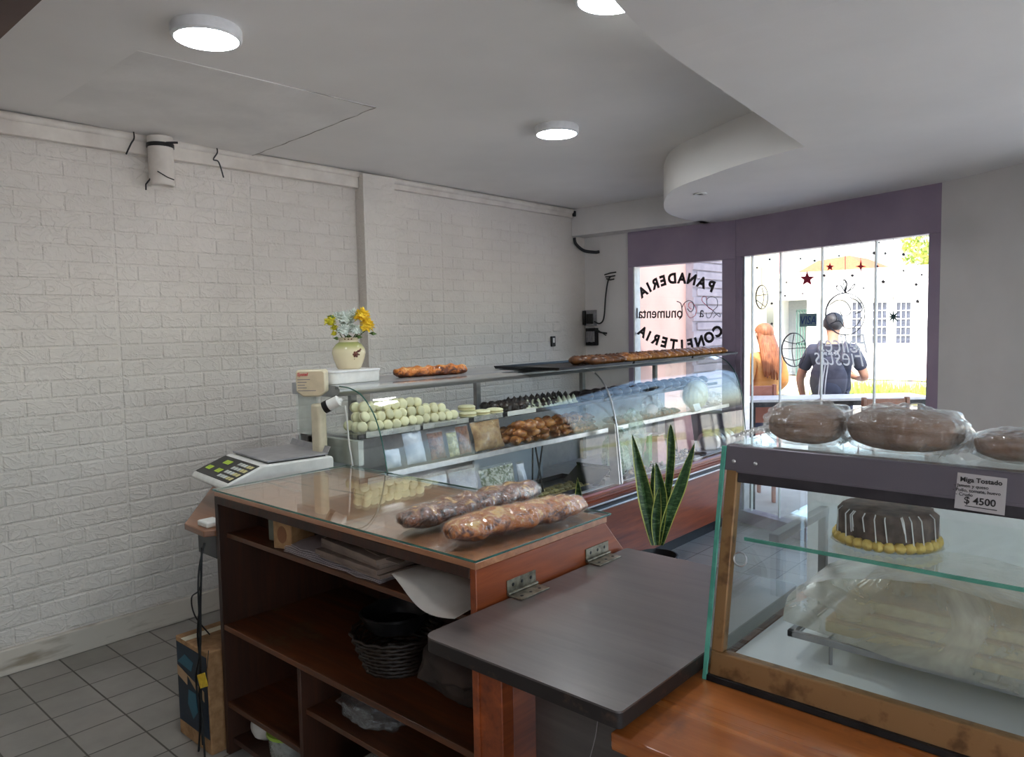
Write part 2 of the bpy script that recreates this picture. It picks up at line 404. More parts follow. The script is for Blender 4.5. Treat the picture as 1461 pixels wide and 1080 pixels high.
# left wall: foam brick panels (raised bricks on a backing)
wl = MB().box(-4.3, -4.086, -2.7, 5.75, -.02, 2.66)
PAN = .7655; BL, BH, G = PAN / 3.5, .0830, .007
def brick(mb, x, y0, y1, z0, z1, d=.0042, b=.005):
    mb.add([(x, y0, z0), (x, y1, z0), (x, y1, z1), (x, y0, z1), (x + d, y0 + b, z0 + b), (x + d, y1 - b, z0 + b), (x + d, y1 - b, z1 - b), (x + d, y0 + b, z1 - b)],
           [(4, 5, 6, 7), (0, 1, 5, 4), (1, 2, 6, 5), (2, 3, 7, 6), (3, 0, 4, 7)])
def brick_field(mb, x, ya, yb, za, zb):
    p0 = 1.526 - 6 * PAN; k = 0
    while p0 + k * PAN < yb:
        a = p0 + k * PAN; e = a + PAN; k += 1
        for row in range(60):
            z0 = za + row * BH; z1 = min(z0 + BH, zb)
            if z1 - z0 < .03: break
            cuts = [0, .5, 1.5, 2.5, 3.5] if row % 2 else [0, 1, 2, 3, 3.5]
            for u, w in zip(cuts, cuts[1:]):
                y0, y1 = a + u * BL + G / 2, a + w * BL - G / 2
                if u == 0: y0 += .004
                y0, y1 = max(y0, ya), min(y1, yb)
                if y1 - y0 > .04: brick(mb, x, y0, y1, z0 + G / 2, z1 - G / 2)
brick_field(wl, -4.086, -2.6, 3.05, .13, 2.53)
brick_field(wl, -4.086, 3.33, 5.24, .13, 2.48)
struct(wl.build('wall_left', m_wall, smooth=False))
pl = MB().box(-4.09, -4.0, 3.06, 3.325, 0, 2.62); 
for row in range(29): brick(pl, -4.0, 3.075 + (row % 2) * .08, 3.31, .13 + row * BH + .003, .13 + (row + 1) * BH - .003, .003)
struct(pl.build('pillar', m_wall, smooth=False))
struct(MB().box(-4.087, -4.06, -2.6, 3.06, 0, .125).box(-4.087, -4.06, 3.325, 5.63, 0, .125).build('baseboard_left', m_stain, bevel=.006))
tr = MB().box(-4.087, -4.045, -2.6, 3.06, 2.53, 2.60).box(-4.087, -4.05, 3.0, 5.43, 2.56, 2.60)
tr.tube([(-4.055, -2.6, 2.615), (-4.055, 1.2, 2.613), (-4.055, 3.0, 2.617), (-4.055, 5.42, 2.614)], .022, 10)
struct(tr.build('trim_1', m_trim, bevel=.004))

# back wall, lintel, windows
struct(MB().box(-4.3, -3.60, 5.63, 5.80, -.02, 2.66).build('wall_back', m_plaster, smooth=False))
def W(s, o, z): p = WA + WD * s + WN * o; return (p.x, p.y, z)
def wbox(mb, s0, s1, o0, o1, z0, z1):
    return mb.hexa([W(s0, o1, z0), W(s1, o1, z0), W(s1, o0, z0), W(s0, o0, z0), W(s0, o1, z1), W(s1, o1, z1), W(s1, o0, z1), W(s0, o0, z1)])
WL = (WB - WA).length
def sof(px, py): return (onw(px, py) - WA).dot(WD)
w1 = bpy.data.objects.new('window_1', None); COL.objects.link(w1); w1.location = (-3.13, 5.65, .9); struct(w1)
f = MB().box(-3.60, -3.552, 5.60, 5.72, .0, 2.098).box(-2.715, -2.600, 5.60, 5.72, 0, 2.098).box(-3.60, -2.600, 5.60, 5.72, 2.098, 2.46).box(-3.552, -2.715, 5.605, 5.72, 0, .86)
f.build('window_frame', m_purple, w1, bevel=.004)
MB().box(-3.553, -2.714, 5.648, 5.654, .86, 2.10).build('window_pane', m_glassw, w1, smooth=False)
MB().box(-3.552, -3.540, 5.61, 5.70, .86, 2.098).box(-3.552, -2.715, 5.61, 5.70, .86, .885).build('inner_bead', m_whitep, w1)

w2 = bpy.data.objects.new('window_2', None); COL.objects.link(w2); w2.location = W(WL / 2, 0, 0); struct(w2)
s_l, s_r = sof(1057, 367), sof(1325, 333)
f = MB(); wbox(f, 0, WL, 0, -.10, 2.11, 2.46); wbox(f, 0, s_l, 0, -.10, 0, 2.11); wbox(f, s_r, WL, 0, -.10, 0, 2.11); wbox(f, s_l, s_r, .01, -.10, 0, .10)
f.build('window_frame', m_purple, w2, bevel=.004)
joints = [s_l, sof(1107, 450), sof(1166, 450), sof(1242, 450), s_r]
for a, b in zip(joints, joints[1:]):
    wbox(MB(), a + .002, b - .002, -.045, -.053, .10, 2.115).build('window_pane', m_glassw, w2, smooth=False)
for a in joints[1:-1] + [sof(1067, 450)]:
    wbox(MB(), a - .004, a + .004, -.040, -.058, .10, 2.112).build('pane_seal', m_whitep, w2, smooth=False)
wbox(MB(), s_l, s_l + .02, -.02, -.08, .10, 2.112).build('edge_channel', m_alu, w2, smooth=False)

# right hand side of the front: plain wall, then a glazed shopfront to the street
struct(MB().prism([(-1.05, 5.04), (-.45, 4.62), (-.38, 4.74), (-.99, 5.16)], 0, 2.66).build('wall_right', m_plaster, smooth=False))
w3 = bpy.data.objects.new('window_3', None); COL.objects.link(w3); w3.location = (1.3, 3.4, 0); struct(w3)
SA, SB = Vector((-.45, 4.62, 0)), Vector((3.25, 2.03, 0)); SD = (SB - SA).normalized(); SN = Vector((SD.y, -SD.x, 0)); SL = (SB - SA).length
def sbox(mb, s0, s1, o0, o1, z0, z1):
    P = lambda s, o, z: tuple((SA + SD * s + SN * o)[:2]) + (z,)
    return mb.hexa([P(s0, o1, z0), P(s1, o1, z0), P(s1, o0, z0), P(s0, o0, z0), P(s0, o1, z1), P(s1, o1, z1), P(s1, o0, z1), P(s0, o0, z1)])
f = MB()
for s in (.0, 1.1, 2.2, 3.3, SL - .08): sbox(f, s, s + .05, .02, -.06, 0, 2.42)
sbox(f, 0, SL, .02, -.06, 2.25, 2.45); sbox(f, 0, SL, .02, -.06, 0, .12)
f.build('window_frame', m_trim, w3, bevel=.003)
for s in (.05, 1.15, 2.25, 3.35):
    sbox(MB(), s, min(s + 1.05, SL - .08), -.02, -.028, .12, 2.25).build('window_pane', m_glassw, w3, smooth=False)
w4 = bpy.data.objects.new('window_4', None); COL.objects.link(w4); w4.location = (3.25, -.25, 0); struct(w4)
f = MB().box(3.2, 3.3, -2.7, 2.03, 2.3, 2.66).box(3.2, 3.3, -2.7, 2.03, 0, .12)
for y in (-2.65, -1.1, .45, 1.98): f.box(3.2, 3.3, y - .03, y + .03, 0, 2.4)
f.build('window_frame', m_trim, w4, bevel=.003)
for y in (-2.62, -1.07, .48): MB().box(3.245, 3.253, y, y + 1.49, .12, 2.3).build('window_pane', m_glassw, w4, smooth=False)
struct(MB().box(-4.3, 3.4, -2.75, -2.6, -.02, 2.66).build('wall_rear', m_plaster, smooth=False))

# lettering stuck on the small window (reads from the street, so mirrored from inside)
m_ink = mat('black_vinyl', W_(40, 34, 36), None, .5)
m_red = mat('red_vinyl', W_(196, 44, 64), None, .5)
m_whitev = NT('white_vinyl'); k = m_whitev; d_ = k.n('ShaderNodeBsdfDiffuse'); d_.inputs[0].default_value = W_(240, 238, 238); t_ = k.n('ShaderNodeBsdfTranslucent'); t_.inputs[0].default_value = W_(240, 238, 238); x_ = k.n('ShaderNodeMixShader'); x_.inputs[0].default_value = .6; k.l(d_.outputs[0], x_.inputs[1]); k.l(t_.outputs[0], x_.inputs[2]); k.l(x_.outputs[0], k.out.inputs[0]); m_whitev = k.m
YG = 5.645
top = 'PANADERIA'; tp = [(1015, 408), (1001.5, 402.5), (987, 398), (973, 396.5), (959, 397), (946, 400), (935, 404.5), (925.7, 409.5), (917, 416)]
bot = 'CONFITERIA'; bp = [(1024, 472), (1011.5, 481), (998, 487), (985, 490.5), (973, 492), (961, 491), (948, 488), (936, 484), (925.5, 479), (917, 473)]
L = MB()
for word, pts, sg in ((top, tp, 1), (bot, bp, -1)):
    ps = [ony(x, y, YG) for x, y in pts]
    for i, ch in enumerate(word):
        a, b = ps[max(0, i - 1)], ps[min(len(ps) - 1, i + 1)]
        ang = math.atan2(b.z - a.z, -(b.x - a.x))
        d = Vector((-math.cos(ang), 0, math.sin(ang))); u_ = Vector((math.sin(ang), 0, math.cos(ang)))
        put_text(L, ch, .118, ps[i] - u_ * .042, d, u_, offset=.006, depth=.001, sx=.92)
L.build('lettering', m_ink, w1, smooth=False)
L = MB()
o = ony(940, 453.5, YG); put_text(L, 'onumental', .128, o, (-1, 0, .01), (0, 0, 1), depth=.001, sx=.84, offset=.0015)
o = ony(1001, 452.5, YG); put_text(L, 'a', .125, o, (-1, 0, 0), (0, 0, 1), depth=.001, sx=.8)
def Z8(x, y): return ony(890 + x / 7.71, 360 + y / 7.71, YG)
def stroke(mb, pts, r): mb.tube(catmull([Z8(*p) for p in pts], 6), r, 6, flat=.5)
stroke(L, [(905, 665), (915, 715), (950, 715), (985, 640), (1030, 590), (1020, 510), (960, 490), (915, 520), (925, 600), (980, 640), (1030, 690), (1060, 710), (1050, 670), (1010, 690), (985, 720)], .0045)
stroke(L, [(585, 540), (625, 560), (640, 620), (640, 700), (610, 735)], .007)
stroke(L, [(640, 610), (665, 560), (715, 530), (765, 560), (765, 620), (735, 655), (700, 620)], .006)
L.build('script_lettering', m_ink, w1, smooth=False)
L = MB()
stroke(L, [(985, 640), (915, 590), (860, 530), (870, 490), (905, 490), (910, 530)], .0045)
stroke(L, [(665, 565), (690, 660), (730, 720), (785, 690), (795, 620), (760, 560), (720, 555), (715, 600), (745, 625)], .0045)
L.build('red_flourish', m_red, w1, smooth=False)['label'] = 'red outline flourish'

# decals on the big window
D0 = -.043
def wv(px, py): return onw(px, py, D0)
def wtube(mb, pts, r, closed=False, k=5, cat=True):
    q = [wv(*p) for p in pts]; q = catmull(q, k, closed) if cat else q
    mb.tube(q, r, 5, closed=closed, flat=.6)
def ellipse(cx, cy, rx, ry, n=28): return [(cx + rx * math.cos(2 * PI * i / n), cy + ry * math.sin(2 * PI * i / n)) for i in range(n)]
def star_decal(px, py, r, n, inner, m, name='star_decal', rot=PI / 2, long=None):
    pts = []
    for i in range(2 * n):
        rr = r if i % 2 == 0 else r * inner
        if long and i % 2 == 0 and (i // 2) % 2 == 1: rr = r * long
        a = rot + PI * i / n; pts.append((px + rr * math.cos(a), py - rr * math.sin(a)))
    f_ = [wv(*p) for p in pts]; b_ = [p - WN * .002 for p in f_]; N = len(pts); mb = MB()
    cf, cb = wv(px, py), wv(px, py) - WN * .002
    mb.add(f_ + b_ + [cf, cb], [(i, (i + 1) % N, 2 * N) for i in range(N)] + [(N + (i + 1) % N, N + i, 2 * N + 1) for i in range(N)] + [(i, N + i, N + (i + 1) % N, (i + 1) % N) for i in range(N)])
    return mb.build(name, m, w2, smooth=False)
m_pinkstar = mat('glitter_red_vinyl', W_(206, 40, 84), W_(150, 30, 50), .4, nscale=200)
m_greyd = mat('grey_vinyl', W_(112, 106, 116), None, .5)
m_line = mat('grey_line_vinyl', W_(84, 84, 92), None, .5)
m_green = mat('green_vinyl', W_(40, 78, 76), None, .5)
star_decal(1151.5, 398, 11, 5, .42, m_pinkstar)['label'] = 'large red five-pointed star'
star_decal(1184, 381, 6, 5, .42, m_pinkstar)
star_decal(1228, 380, 10, 4, .22, m_red, long=.8)
star_decal(1274.5, 452, 11, 8, .3, m_green)['label'] = 'dark green eight-pointed star'
for (x, y, r, n, i_) in [(1098, 370, 2.2, 6, .6), (1080, 382, 2, 6, .6), (1122, 403, 3, 4, .3), (1113, 417, 2, 6, .7), (1162, 372, 2.2, 6, .7), (1176, 393, 2.4, 6, .7),
                         (1101, 433, 2, 6, .7), (1101, 462, 2.4, 5, .5), (1142, 369, 2, 6, .5), (1194, 408, 1.8, 6, .6), (1216, 393, 2.6, 6, .7), (1232, 411, 3.4, 4, .3),
                         (1247, 361, 2.8, 6, .7), (1254, 346, 2, 5, .5), (1263, 361.5, 2.4, 5, .6), (1260, 402, 4, 5, .5), (1289, 363, 3, 5, .6), (1289, 386, 4, 4, .25),
                         (1307, 406, 3, 5, .6), (1309, 430, 3.8, 5, .5), (1315, 392, 2, 5, .6), (1252, 380, 1.8, 6, .7), (1145, 419, 1.8, 6, .6), (1260, 419, 2.2, 4, .3), (1120, 422, 2, 6, .6), (1197, 365, 2, 6, .5)]:
    star_decal(x, y, r, n, i_, m_greyd)
def bauble_decal(cx, cy, rx, ry, swirls, string=None):
    mb = MB(); q = [wv(*p) for p in ellipse(cx, cy, rx, ry)]; mb.tube(q, .006, 5, closed=True, flat=.5)
    if string: wtube(mb, [(cx, cy - ry), (cx, string)], .004, cat=False)
    for s_ in swirls: wtube(mb, s_, .005)
    return mb.build('bauble_decal', m_line, w2)
bauble_decal(1206, 448, 28, 30, [[(1206, 418), (1199, 407), (1193, 411), (1206, 418), (1219, 405), (1217, 411), (1206, 418)], [(1206, 418), (1203, 400), (1208, 404), (1206, 418)], [(1182, 436), (1196, 428), (1208, 432), (1214, 445), (1204, 452), (1198, 444)],
     [(1184, 462), (1198, 458), (1206, 468), (1220, 466), (1230, 452)], [(1212, 424), (1224, 430), (1230, 442), (1220, 448)], [(1180, 450), (1190, 446), (1194, 456), (1186, 462)]], 352)
bauble_decal(1087, 424, 8.5, 17, [[(1080, 422), (1094, 420)], [(1087, 410), (1090, 425), (1086, 440)], [(1079, 428), (1086, 433), (1092, 438)]], 382)
bauble_decal(1133, 499, 17.5, 24, [[(1116, 498), (1150, 496)], [(1118, 486), (1134, 490), (1148, 486)], [(1118, 510), (1134, 514), (1149, 508)], [(1133, 476), (1130, 500), (1134, 522)]])
L = MB(); wtube(L, [(1274.5, 340), (1274.5, 441)], .0025, cat=False); wtube(L, [(1228, 345), (1228, 370)], .0025, cat=False); wtube(L, [(1274, 463), (1268, 480)], .0025, cat=False)
L.build('hanging_string_decal', m_line, w2)
L = MB()
for txt, a, b, sz in (('Felices', (1240, 505), (1168, 501), .19), ('Fiestas', (1236, 523), (1162, 520), .19)):
    p, q = wv(*a), wv(*b); put_text(L, txt, sz, (p + q) / 2, -WD, (0, 0, 1), depth=.001, shear=.3, sx=.78, offset=-.0015)
L.build('greeting_lettering', m_whitev, w2, smooth=False)
m_visa = mat('teal_card', W_(136, 164, 176), W_(126, 154, 166), .5); m_visat = mat('blue_print', W_(34, 74, 150), None, .5)
p00, p11 = wv(1141, 466), wv(1165.5, 447); st = thing('card_sticker', 'small teal card payment sticker on the inside of the big window', 'sticker', p00)
a, b = (p00 - WA).dot(WD), (p11 - WA).dot(WD)
wbox(MB(), a, b, D0 + .003, D0, p00.z, p11.z).build('card', m_visa, st, smooth=False)
L = MB(); put_text(L, 'VISA', .085, WA + WD * ((a + b) / 2) + WN * (D0 + .0035) + Vector((0, 0, (p00.z + p11.z) / 2 - .03)), WD, (0, 0, 1), depth=.0008, sx=.85, shear=.15)
L.build('lettering', m_visat, st, smooth=False)
# ------------------------------------------------------------------ ceiling lamps
def lamp(x, y, z, label):
    t = thing('ceiling_lamp', label, 'ceiling lamp', (x, y, z), 'round ceiling lamps')
    MB().lathe([(.112, 0), (.116, -.006), (.116, -.036), (.110, -.042), (.104, -.042), (.104, -.036)], (x, y, z), 48).build('lamp_housing', m_lampw, t)
    d = MB(); d.lathe([(.104, -.037), (.09, -.041), (.0, -.0425)], (x, y, z), 48); d.build('diffuser', m_led, t)
    return t
lamp(-2.505, 1.275, 2.6285 if False else 2.64, 'round white ceiling lamp nearest the brick wall and the pipe stub')
lamp(-2.45, 3.14, 2.64, 'small far round ceiling lamp, before the curved ceiling step')
lamp(-1.33, 1.99, 2.64, 'round ceiling lamp cut by the top edge of the photo')
lamp(.6, -1.2, 2.64, 'round ceiling lamp added behind the viewpoint for extra light')  # not a known fitting, added out of view to brighten the room
lamp(1.7, .35, 2.64, 'round ceiling lamp added right of the viewpoint for extra light')  # second unseen extra lamp, put in only for its light

# ------------------------------------------------------------------ fittings on the wall
t = thing('pipe_stub', 'short white pvc pipe stub hanging from the ceiling at the brick wall', 'pipe', (-3.99, 1.75, 2.64))
pm = MB().lathe([(.062, -.02), (.062, -.265), (.056, -.272), (.050, -.265), (.050, -.2), (0, -.2)], (-3.99, 1.75, 2.64), 28); pm.build('pipe', m_trim, t)
MB().lathe([(.064, -.055), (.067, -.055), (.067, -.075), (.064, -.075)], (-3.99, 1.75, 2.64), 28).tube([(-3.92, 1.75, 2.58), (-3.895, 1.80, 2.585)], .006).build('strap', m_black, t)
MB().tube([(-3.925 + .0, 1.70, 2.43), (-3.922, 1.75, 2.405), (-3.94, 1.79, 2.40)], .003).tube([(-3.99, 1.69, 2.40), (-4.0, 1.67, 2.37), (-3.99, 1.665, 2.34)], .004).build('loose_wire', m_dark, t)
t = MB().tube(catmull([(-4.02, 1.63, 2.64), (-4.015, 1.63, 2.60), (-4.02, 1.615, 2.57), (-4.05, 1.60, 2.52)], 5), .004, 6).build('wire_hook', m_black, origin=(-4.03, 1.62, 2.58))
single(t, 'thin black wire hook just left of the pipe stub', 'hook')
h = onx(310, 212, -4.02)
t = MB().tube(catmull([(-4.03, h.y, 2.635), (-4.02, h.y, 2.60), (-4.03, h.y - .02, 2.56), (-4.03, h.y + .01, 2.55), (-4.04, h.y + .04, 2.47)], 5), .004, 6).build('wire_hook', m_black, origin=(-4.03, h.y, 2.58))
single(t, 'twisted black wire hanging right of the pipe stub', 'hook')
p = onx(789, 487, -4.075)
t = thing('wall_socket', 'small black socket on the far end of the brick wall', 'socket', p)
MB().box(-4.083, -4.066, p.y - .028, p.y + .028, p.z - .045, p.z + .045).build('plate', m_black, t, bevel=.004)
MB().box(-4.067, -4.063, p.y - .012, p.y + .012, p.z - .012, p.z + .03).build('rocker', m_whitep, t, bevel=.002)
# meter box
t = thing('fuse_box', 'open grey fuse box in the corner beside the small window', 'fuse box', (-4.02, 5.60, 1.57))
MB().box(-4.07, -3.955, 5.585, 5.63, 1.59, 1.735).build('upper_box', m_grey, t, bevel=.004)
MB().box(-4.035, -3.965, 5.572, 5.587, 1.61, 1.70).box(-4.07, -4.045, 5.56, 5.59, 1.60, 1.73).build('breaker', m_black, t, bevel=.003)
MB().box(-4.06, -3.94, 5.59, 5.63, 1.41, 1.57).build('lower_box', m_dark, t, bevel=.004)
lb = MB()
for i in range(4): lb.box(-4.045 + i * .024, -4.028 + i * .024, 5.578, 5.591, 1.44 + .004 * (i % 2), 1.54)
lb.build('fuse_row', m_grey, t, bevel=.002)
t = MB().tube(catmull([(-3.95, 5.58, 1.63), (-3.90, 5.59, 1.61), (-3.86, 5.60, 1.66), (-3.845, 5.61, 1.85), (-3.82, 5.61, 1.98), (-3.80, 5.622, 2.03)], 8), .007, 8)
for dz, dx in ((.0, .05), (.03, .06), (-.03, .04)): t.tube([(-3.80, 5.62, 2.03 + dz), (-3.80 + dx, 5.625, 2.035 + dz)], .006, 6).tube([(-3.80, 5.62, 2.03 + dz), (-3.80 - dx, 5.62, 2.03 + dz * .6)], .006, 6)
single(t.build('cable', m_black, origin=(-3.85, 5.6, 1.8)), 'black cable rising from the fuse box to a burst of wire ends', 'cable')
t = MB().tube(catmull([(-3.95, 5.58, 1.55), (-3.90, 5.60, 1.53), (-3.84, 5.62, 1.52)], 6), .008, 8).tube([(-3.95, 5.58, 1.57), (-3.88, 5.60, 1.525), (-3.85, 5.62, 1.50)], .005, 8)
single(t.build('cable', m_black, origin=(-3.9, 5.6, 1.53)), 'short black cable pair beside the lower fuse box', 'cable')
t = MB().tube(catmull([(-4.06, 5.44, 2.385), (-4.05, 5.45, 2.33), (-4.0, 5.50, 2.27), (-3.94, 5.58, 2.255), (-3.92, 5.62, 2.26)], 8), .014, 10)
single(t.build('conduit', m_black, origin=(-4.0, 5.5, 2.3)), 'curved black conduit under the ceiling beam in the far corner', 'conduit')
b = MB().box(-4.075, -4.03, 5.40, 5.432, 2.57, 2.62)
single(b.build('junction_box', m_black, origin=(-4.05, 5.42, 2.59), bevel=.004), 'tiny black cable clip at the far end of the ceiling moulding', 'clip')
s = onz(999, 276, 2.40)
t = thing('spotlight', 'small round spotlight in the curved ceiling step', 'spotlight', (s.x, s.y, 2.40))
MB().lathe([(.020, .0), (.040, 0), (.042, -.004), (.038, -.008), (.020, -.006)], (s.x, s.y, 2.40), 20).build('trim_ring', m_whitep, t)
MB().lathe([(0, -.002), (.022, -.002), (.022, -.006), (0, -.006)], (s.x, s.y, 2.40), 16).build('lens', m_dark, t)

# ------------------------------------------------------------------ refrigerated pastry display
m_inner = mat('pale_interior_panel', W_(216, 210, 214), W_(202, 196, 202), .35)
Y0, YM, Y1 = 1.98, 3.74, 5.50
PROF = catmull([(-2.459, .637), (-2.473, .805), (-2.492, .992), (-2.525, 1.1325), (-2.571, 1.231), (-2.646, 1.305), (-2.73, 1.336), (-2.815, 1.343)], 5)
disp = thing('pastry_display', 'long curved-glass pastry display with red wood base along the aisle', 'display case', (-2.85, 3.74, 0))
MB().box(-3.18, -2.60, Y0 + .02, Y1, 0, .10).build('plinth', m_black, disp)
MB().box(-2.60, -2.545, Y0 + .01, Y1, .10, .52).box(-3.17, -2.545, Y0 + .01, Y0 + .035, .10, .60).box(-3.17, -2.545, Y1 - .03, Y1, .1, .6).build('base_panel', m_mahog, disp, bevel=.003)
MB().prism([(-2.56, .565), (-2.452, .565), (-2.444, .575), (-2.444, .588), (-2.458, .594), (-2.458, .604), (-2.447, .612), (-2.447, .626), (-2.456, .635), (-2.56, .635)], Y0, Y1, 'y').build('wood_rail', m_mahog, disp)
MB().box(-2.56, -2.448, Y0, Y1, .556, .566).box(-2.56, -2.452, Y0, Y1, .517, .528).build('metal_strip', m_alu, disp, bevel=.002)
MB().box(-2.56, -2.468, Y0, Y1, .527, .557).build('dark_band', m_dark, disp)
MB().box(-3.18, -2.50, Y0 + .02, Y1 - .02, .60, .638).build('deck', m_inner, disp)
MB().box(-3.20, -3.18, Y0 + .01, Y1, .10, 1.09).build('back_panel', m_inner, disp)
def glass_sheet(name, ya, yb, m):
    inn = [(x - .006 if i < len(PROF) - 12 else x, z - .004) for i, (x, z) in enumerate([tuple(q) for q in PROF])]
    out = [tuple(q) for q in PROF]; n = len(out); vs = []
    for y in (ya, yb): vs += [(x, y, z) for x, z in out] + [(x, y, z) for x, z in inn]
    N = 2 * n; fs = []
    for i in range(n - 1):
        fs += [(i, i + 1, N + i + 1, N + i), (n + i, N + n + i, N + n + i + 1, n + i + 1)]
        fs += [(i, n + i, n + i + 1, i + 1), (N + i, N + i + 1, N + n + i + 1, N + n + i)]
    fs += [(0, N, N + n, n), (n - 1, 2 * n - 1, N + 2 * n - 1, N + n - 1)]
    return MB().add(vs, fs).build(name, m, disp, angle=60)
glass_sheet('curved_glass', Y0 + .006, YM - .008, m_glass)
glass_sheet('curved_glass', YM + .008, Y1 - .006, m_glass)
def end_glass(name, y, th, x_in=-3.17):
    poly = [tuple(q) for q in PROF] + [(x_in, 1.335), (x_in, .637)]
    MB().prism(poly, y, y + th, 'y').build(name, m_glassg, disp, angle=60)
    e = MB().tube([(q[0] + .001, y + th / 2, q[1] + .001) for q in PROF], .003, 6); return e.build('glass_edge', m_dkedge, disp)
end_glass('end_glass', Y0, .006); end_glass('end_glass', Y1 - .006, .006)
e = MB()
e.tube([(q[0] - .003, YM, q[1] - .002) for q in PROF[:26]], .006, 8)
e.hexa([(-2.53, YM - .02, .637), (-2.462, YM - .02, .637), (-2.462, YM + .02, .637), (-2.53, YM + .02, .637), (-2.545, YM - .016, 1.0), (-2.497, YM - .016, 1.0), (-2.497, YM + .016, 1.0), (-2.545, YM + .016, 1.0)])
e.build('glass_divider', m_alu, disp)
slab = [(-3.20, 1.292), (-2.86, 1.292), (-2.825, 1.300), (-2.808, 1.318), (-2.808, 1.330), (-2.82, 1.342), (-2.85, 1.3475), (-3.20, 1.3475)]
MB().prism(slab, Y0 - .0, Y1, 'y').build('top_slab', m_steel, disp, bevel=.002)
MB().box(-3.17, -2.70, Y0 + .01, Y1 - .02, 1.118, 1.128).build('upper_shelf', m_glassg, disp, smooth=False)
MB().box(-2.702, -2.694, Y0 + .01, Y1 - .02, 1.108, 1.130).build('shelf_edge', m_dark, disp, bevel=.001)
MB().box(-3.17, -2.605, Y0 + .01, Y1 - .02, .943, .953).build('lower_shelf', m_glassg, disp, smooth=False)
MB().box(-2.607, -2.595, Y0 + .01, Y1 - .02, .935, .962).build('shelf_edge', m_alu, disp, bevel=.001)
for y in (2.3, 3.22, 4.3, 5.3):
    MB().box(-3.17, -3.14, y - .018, y + .018, .60, 1.295).build('upright', m_grey, disp, bevel=.002)
    MB().hexa([(-3.14, y - .008, 1.08), (-3.14, y + .008, 1.08), (-2.72, y + .008, 1.108), (-2.72, y - .008, 1.108), (-3.14, y - .008, 1.117), (-3.14, y + .008, 1.117), (-2.72, y + .008, 1.117), (-2.72, y - .008, 1.117)]).build('shelf_bracket', m_grey, disp)
MB().box(-3.17, -3.02, Y0 + .012, Y0 + .02, .64, 1.29).box(-3.16, -2.70, Y0 + .012, Y0 + .04, .99, 1.10).build('end_panel', m_whitep, disp)
for ya, yb in ((2.72, 2.94), (2.03, 2.35), (2.37, 2.68), (2.98, 3.22)):
    MB().box(-2.693, -2.690, ya, yb, 1.112, 1.138).build('price_strip', m_whitep if ya > 2.9 else m_milky, disp, smooth=False)

# --- pastry materials
P_ = dict(rand=.16)
m_alf = mat('pale_cookie', W_(234, 230, 196), W_(220, 214, 172), .75, nscale=30, bump=.3, bscale=60, **P_)
m_alfill = mat('cookie_filling', W_(214, 200, 150), None, .6)
m_choc = mat('dark_chocolate', W_(56, 42, 36), W_(34, 26, 23), .35, nscale=40, bump=.6, bscale=40, bdist=.004, rand=.3)
m_chocflake = mat('chocolate_bonbon', W_(92, 68, 54), W_(48, 34, 28), .3, nscale=60, bump=.4, rand=.45)
m_flake = mat('cream_bonbon', W_(226, 210, 186), W_(170, 140, 110), .4, nscale=60, rand=.3)
m_mer = mat('meringue', W_(222, 226, 204), W_(206, 210, 186), .6, nscale=30)
m_pastry = mat('glazed_pastry', W_(206, 144, 78), W_(128, 70, 30), .35, nscale=26, nlo=.36, nhi=.62, bump=.5, bscale=40, coat=.4, rand=.22)
m_pastryd = mat('dark_glazed_pastry', W_(138, 88, 48), W_(70, 40, 22), .35, nscale=26, bump=.5, bscale=40, coat=.4, rand=.25)
m_biscuit = mat('olive_biscuit', W_(162, 150, 98), W_(112, 104, 70), .7, nscale=40, bump=.5, rand=.25)
m_crust = mat('brown_bread_crust', W_(150, 108, 76), W_(104, 72, 50), .55, nscale=5, bump=.4, bscale=22, bdist=.006)
def crust_mat(name, top, mid, dark, zmid, sc=11):
    k = NT(name); p = k.n('ShaderNodeBsdfPrincipled'); k.l(p.outputs[0], k.out.inputs[0]); p.inputs['Roughness'].default_value = .4; p.inputs['Coat Weight'].default_value = .35; p.inputs['Coat Roughness'].default_value = .15
    v = k.coord(); tc = k.n('ShaderNodeTexCoord'); s_ = k.n('ShaderNodeSeparateXYZ'); k.l(tc.outputs['Object'], s_.inputs[0])
    n = k.noise(k.coord((1.5, .9, 1)), sc * 2, 6, .65, .8); n2 = k.noise(v, sc * 6, 4, .6)
    f = k.math('ADD', k.math('MULTIPLY', s_.outputs[2], 1 / zmid * .5), k.math('ADD', k.math('MULTIPLY', k.math('SUBTRACT', n, .5), 2.0), k.math('MULTIPLY', k.math('ADD', n2, 1.2), .35)))
    k.l(k.ramp(k.math('MULTIPLY', f, .62), [(.47, dark), (.60, mid), (.70, mid), (.80, top)]), p.inputs['Base Color'])
    k.l(k.bump(k.math('ADD', n, k.math('MULTIPLY', n2, .4)), .9, .012), p.inputs['Normal']); return k.m
m_roll = crust_mat('golden_loaf_crust', W_(238, 192, 112), W_(204, 116, 32), W_(104, 46, 14), .06)
m_roll2 = crust_mat('dark_loaf_crust', W_(232, 184, 104), W_(136, 74, 36), W_(58, 28, 16), .068)

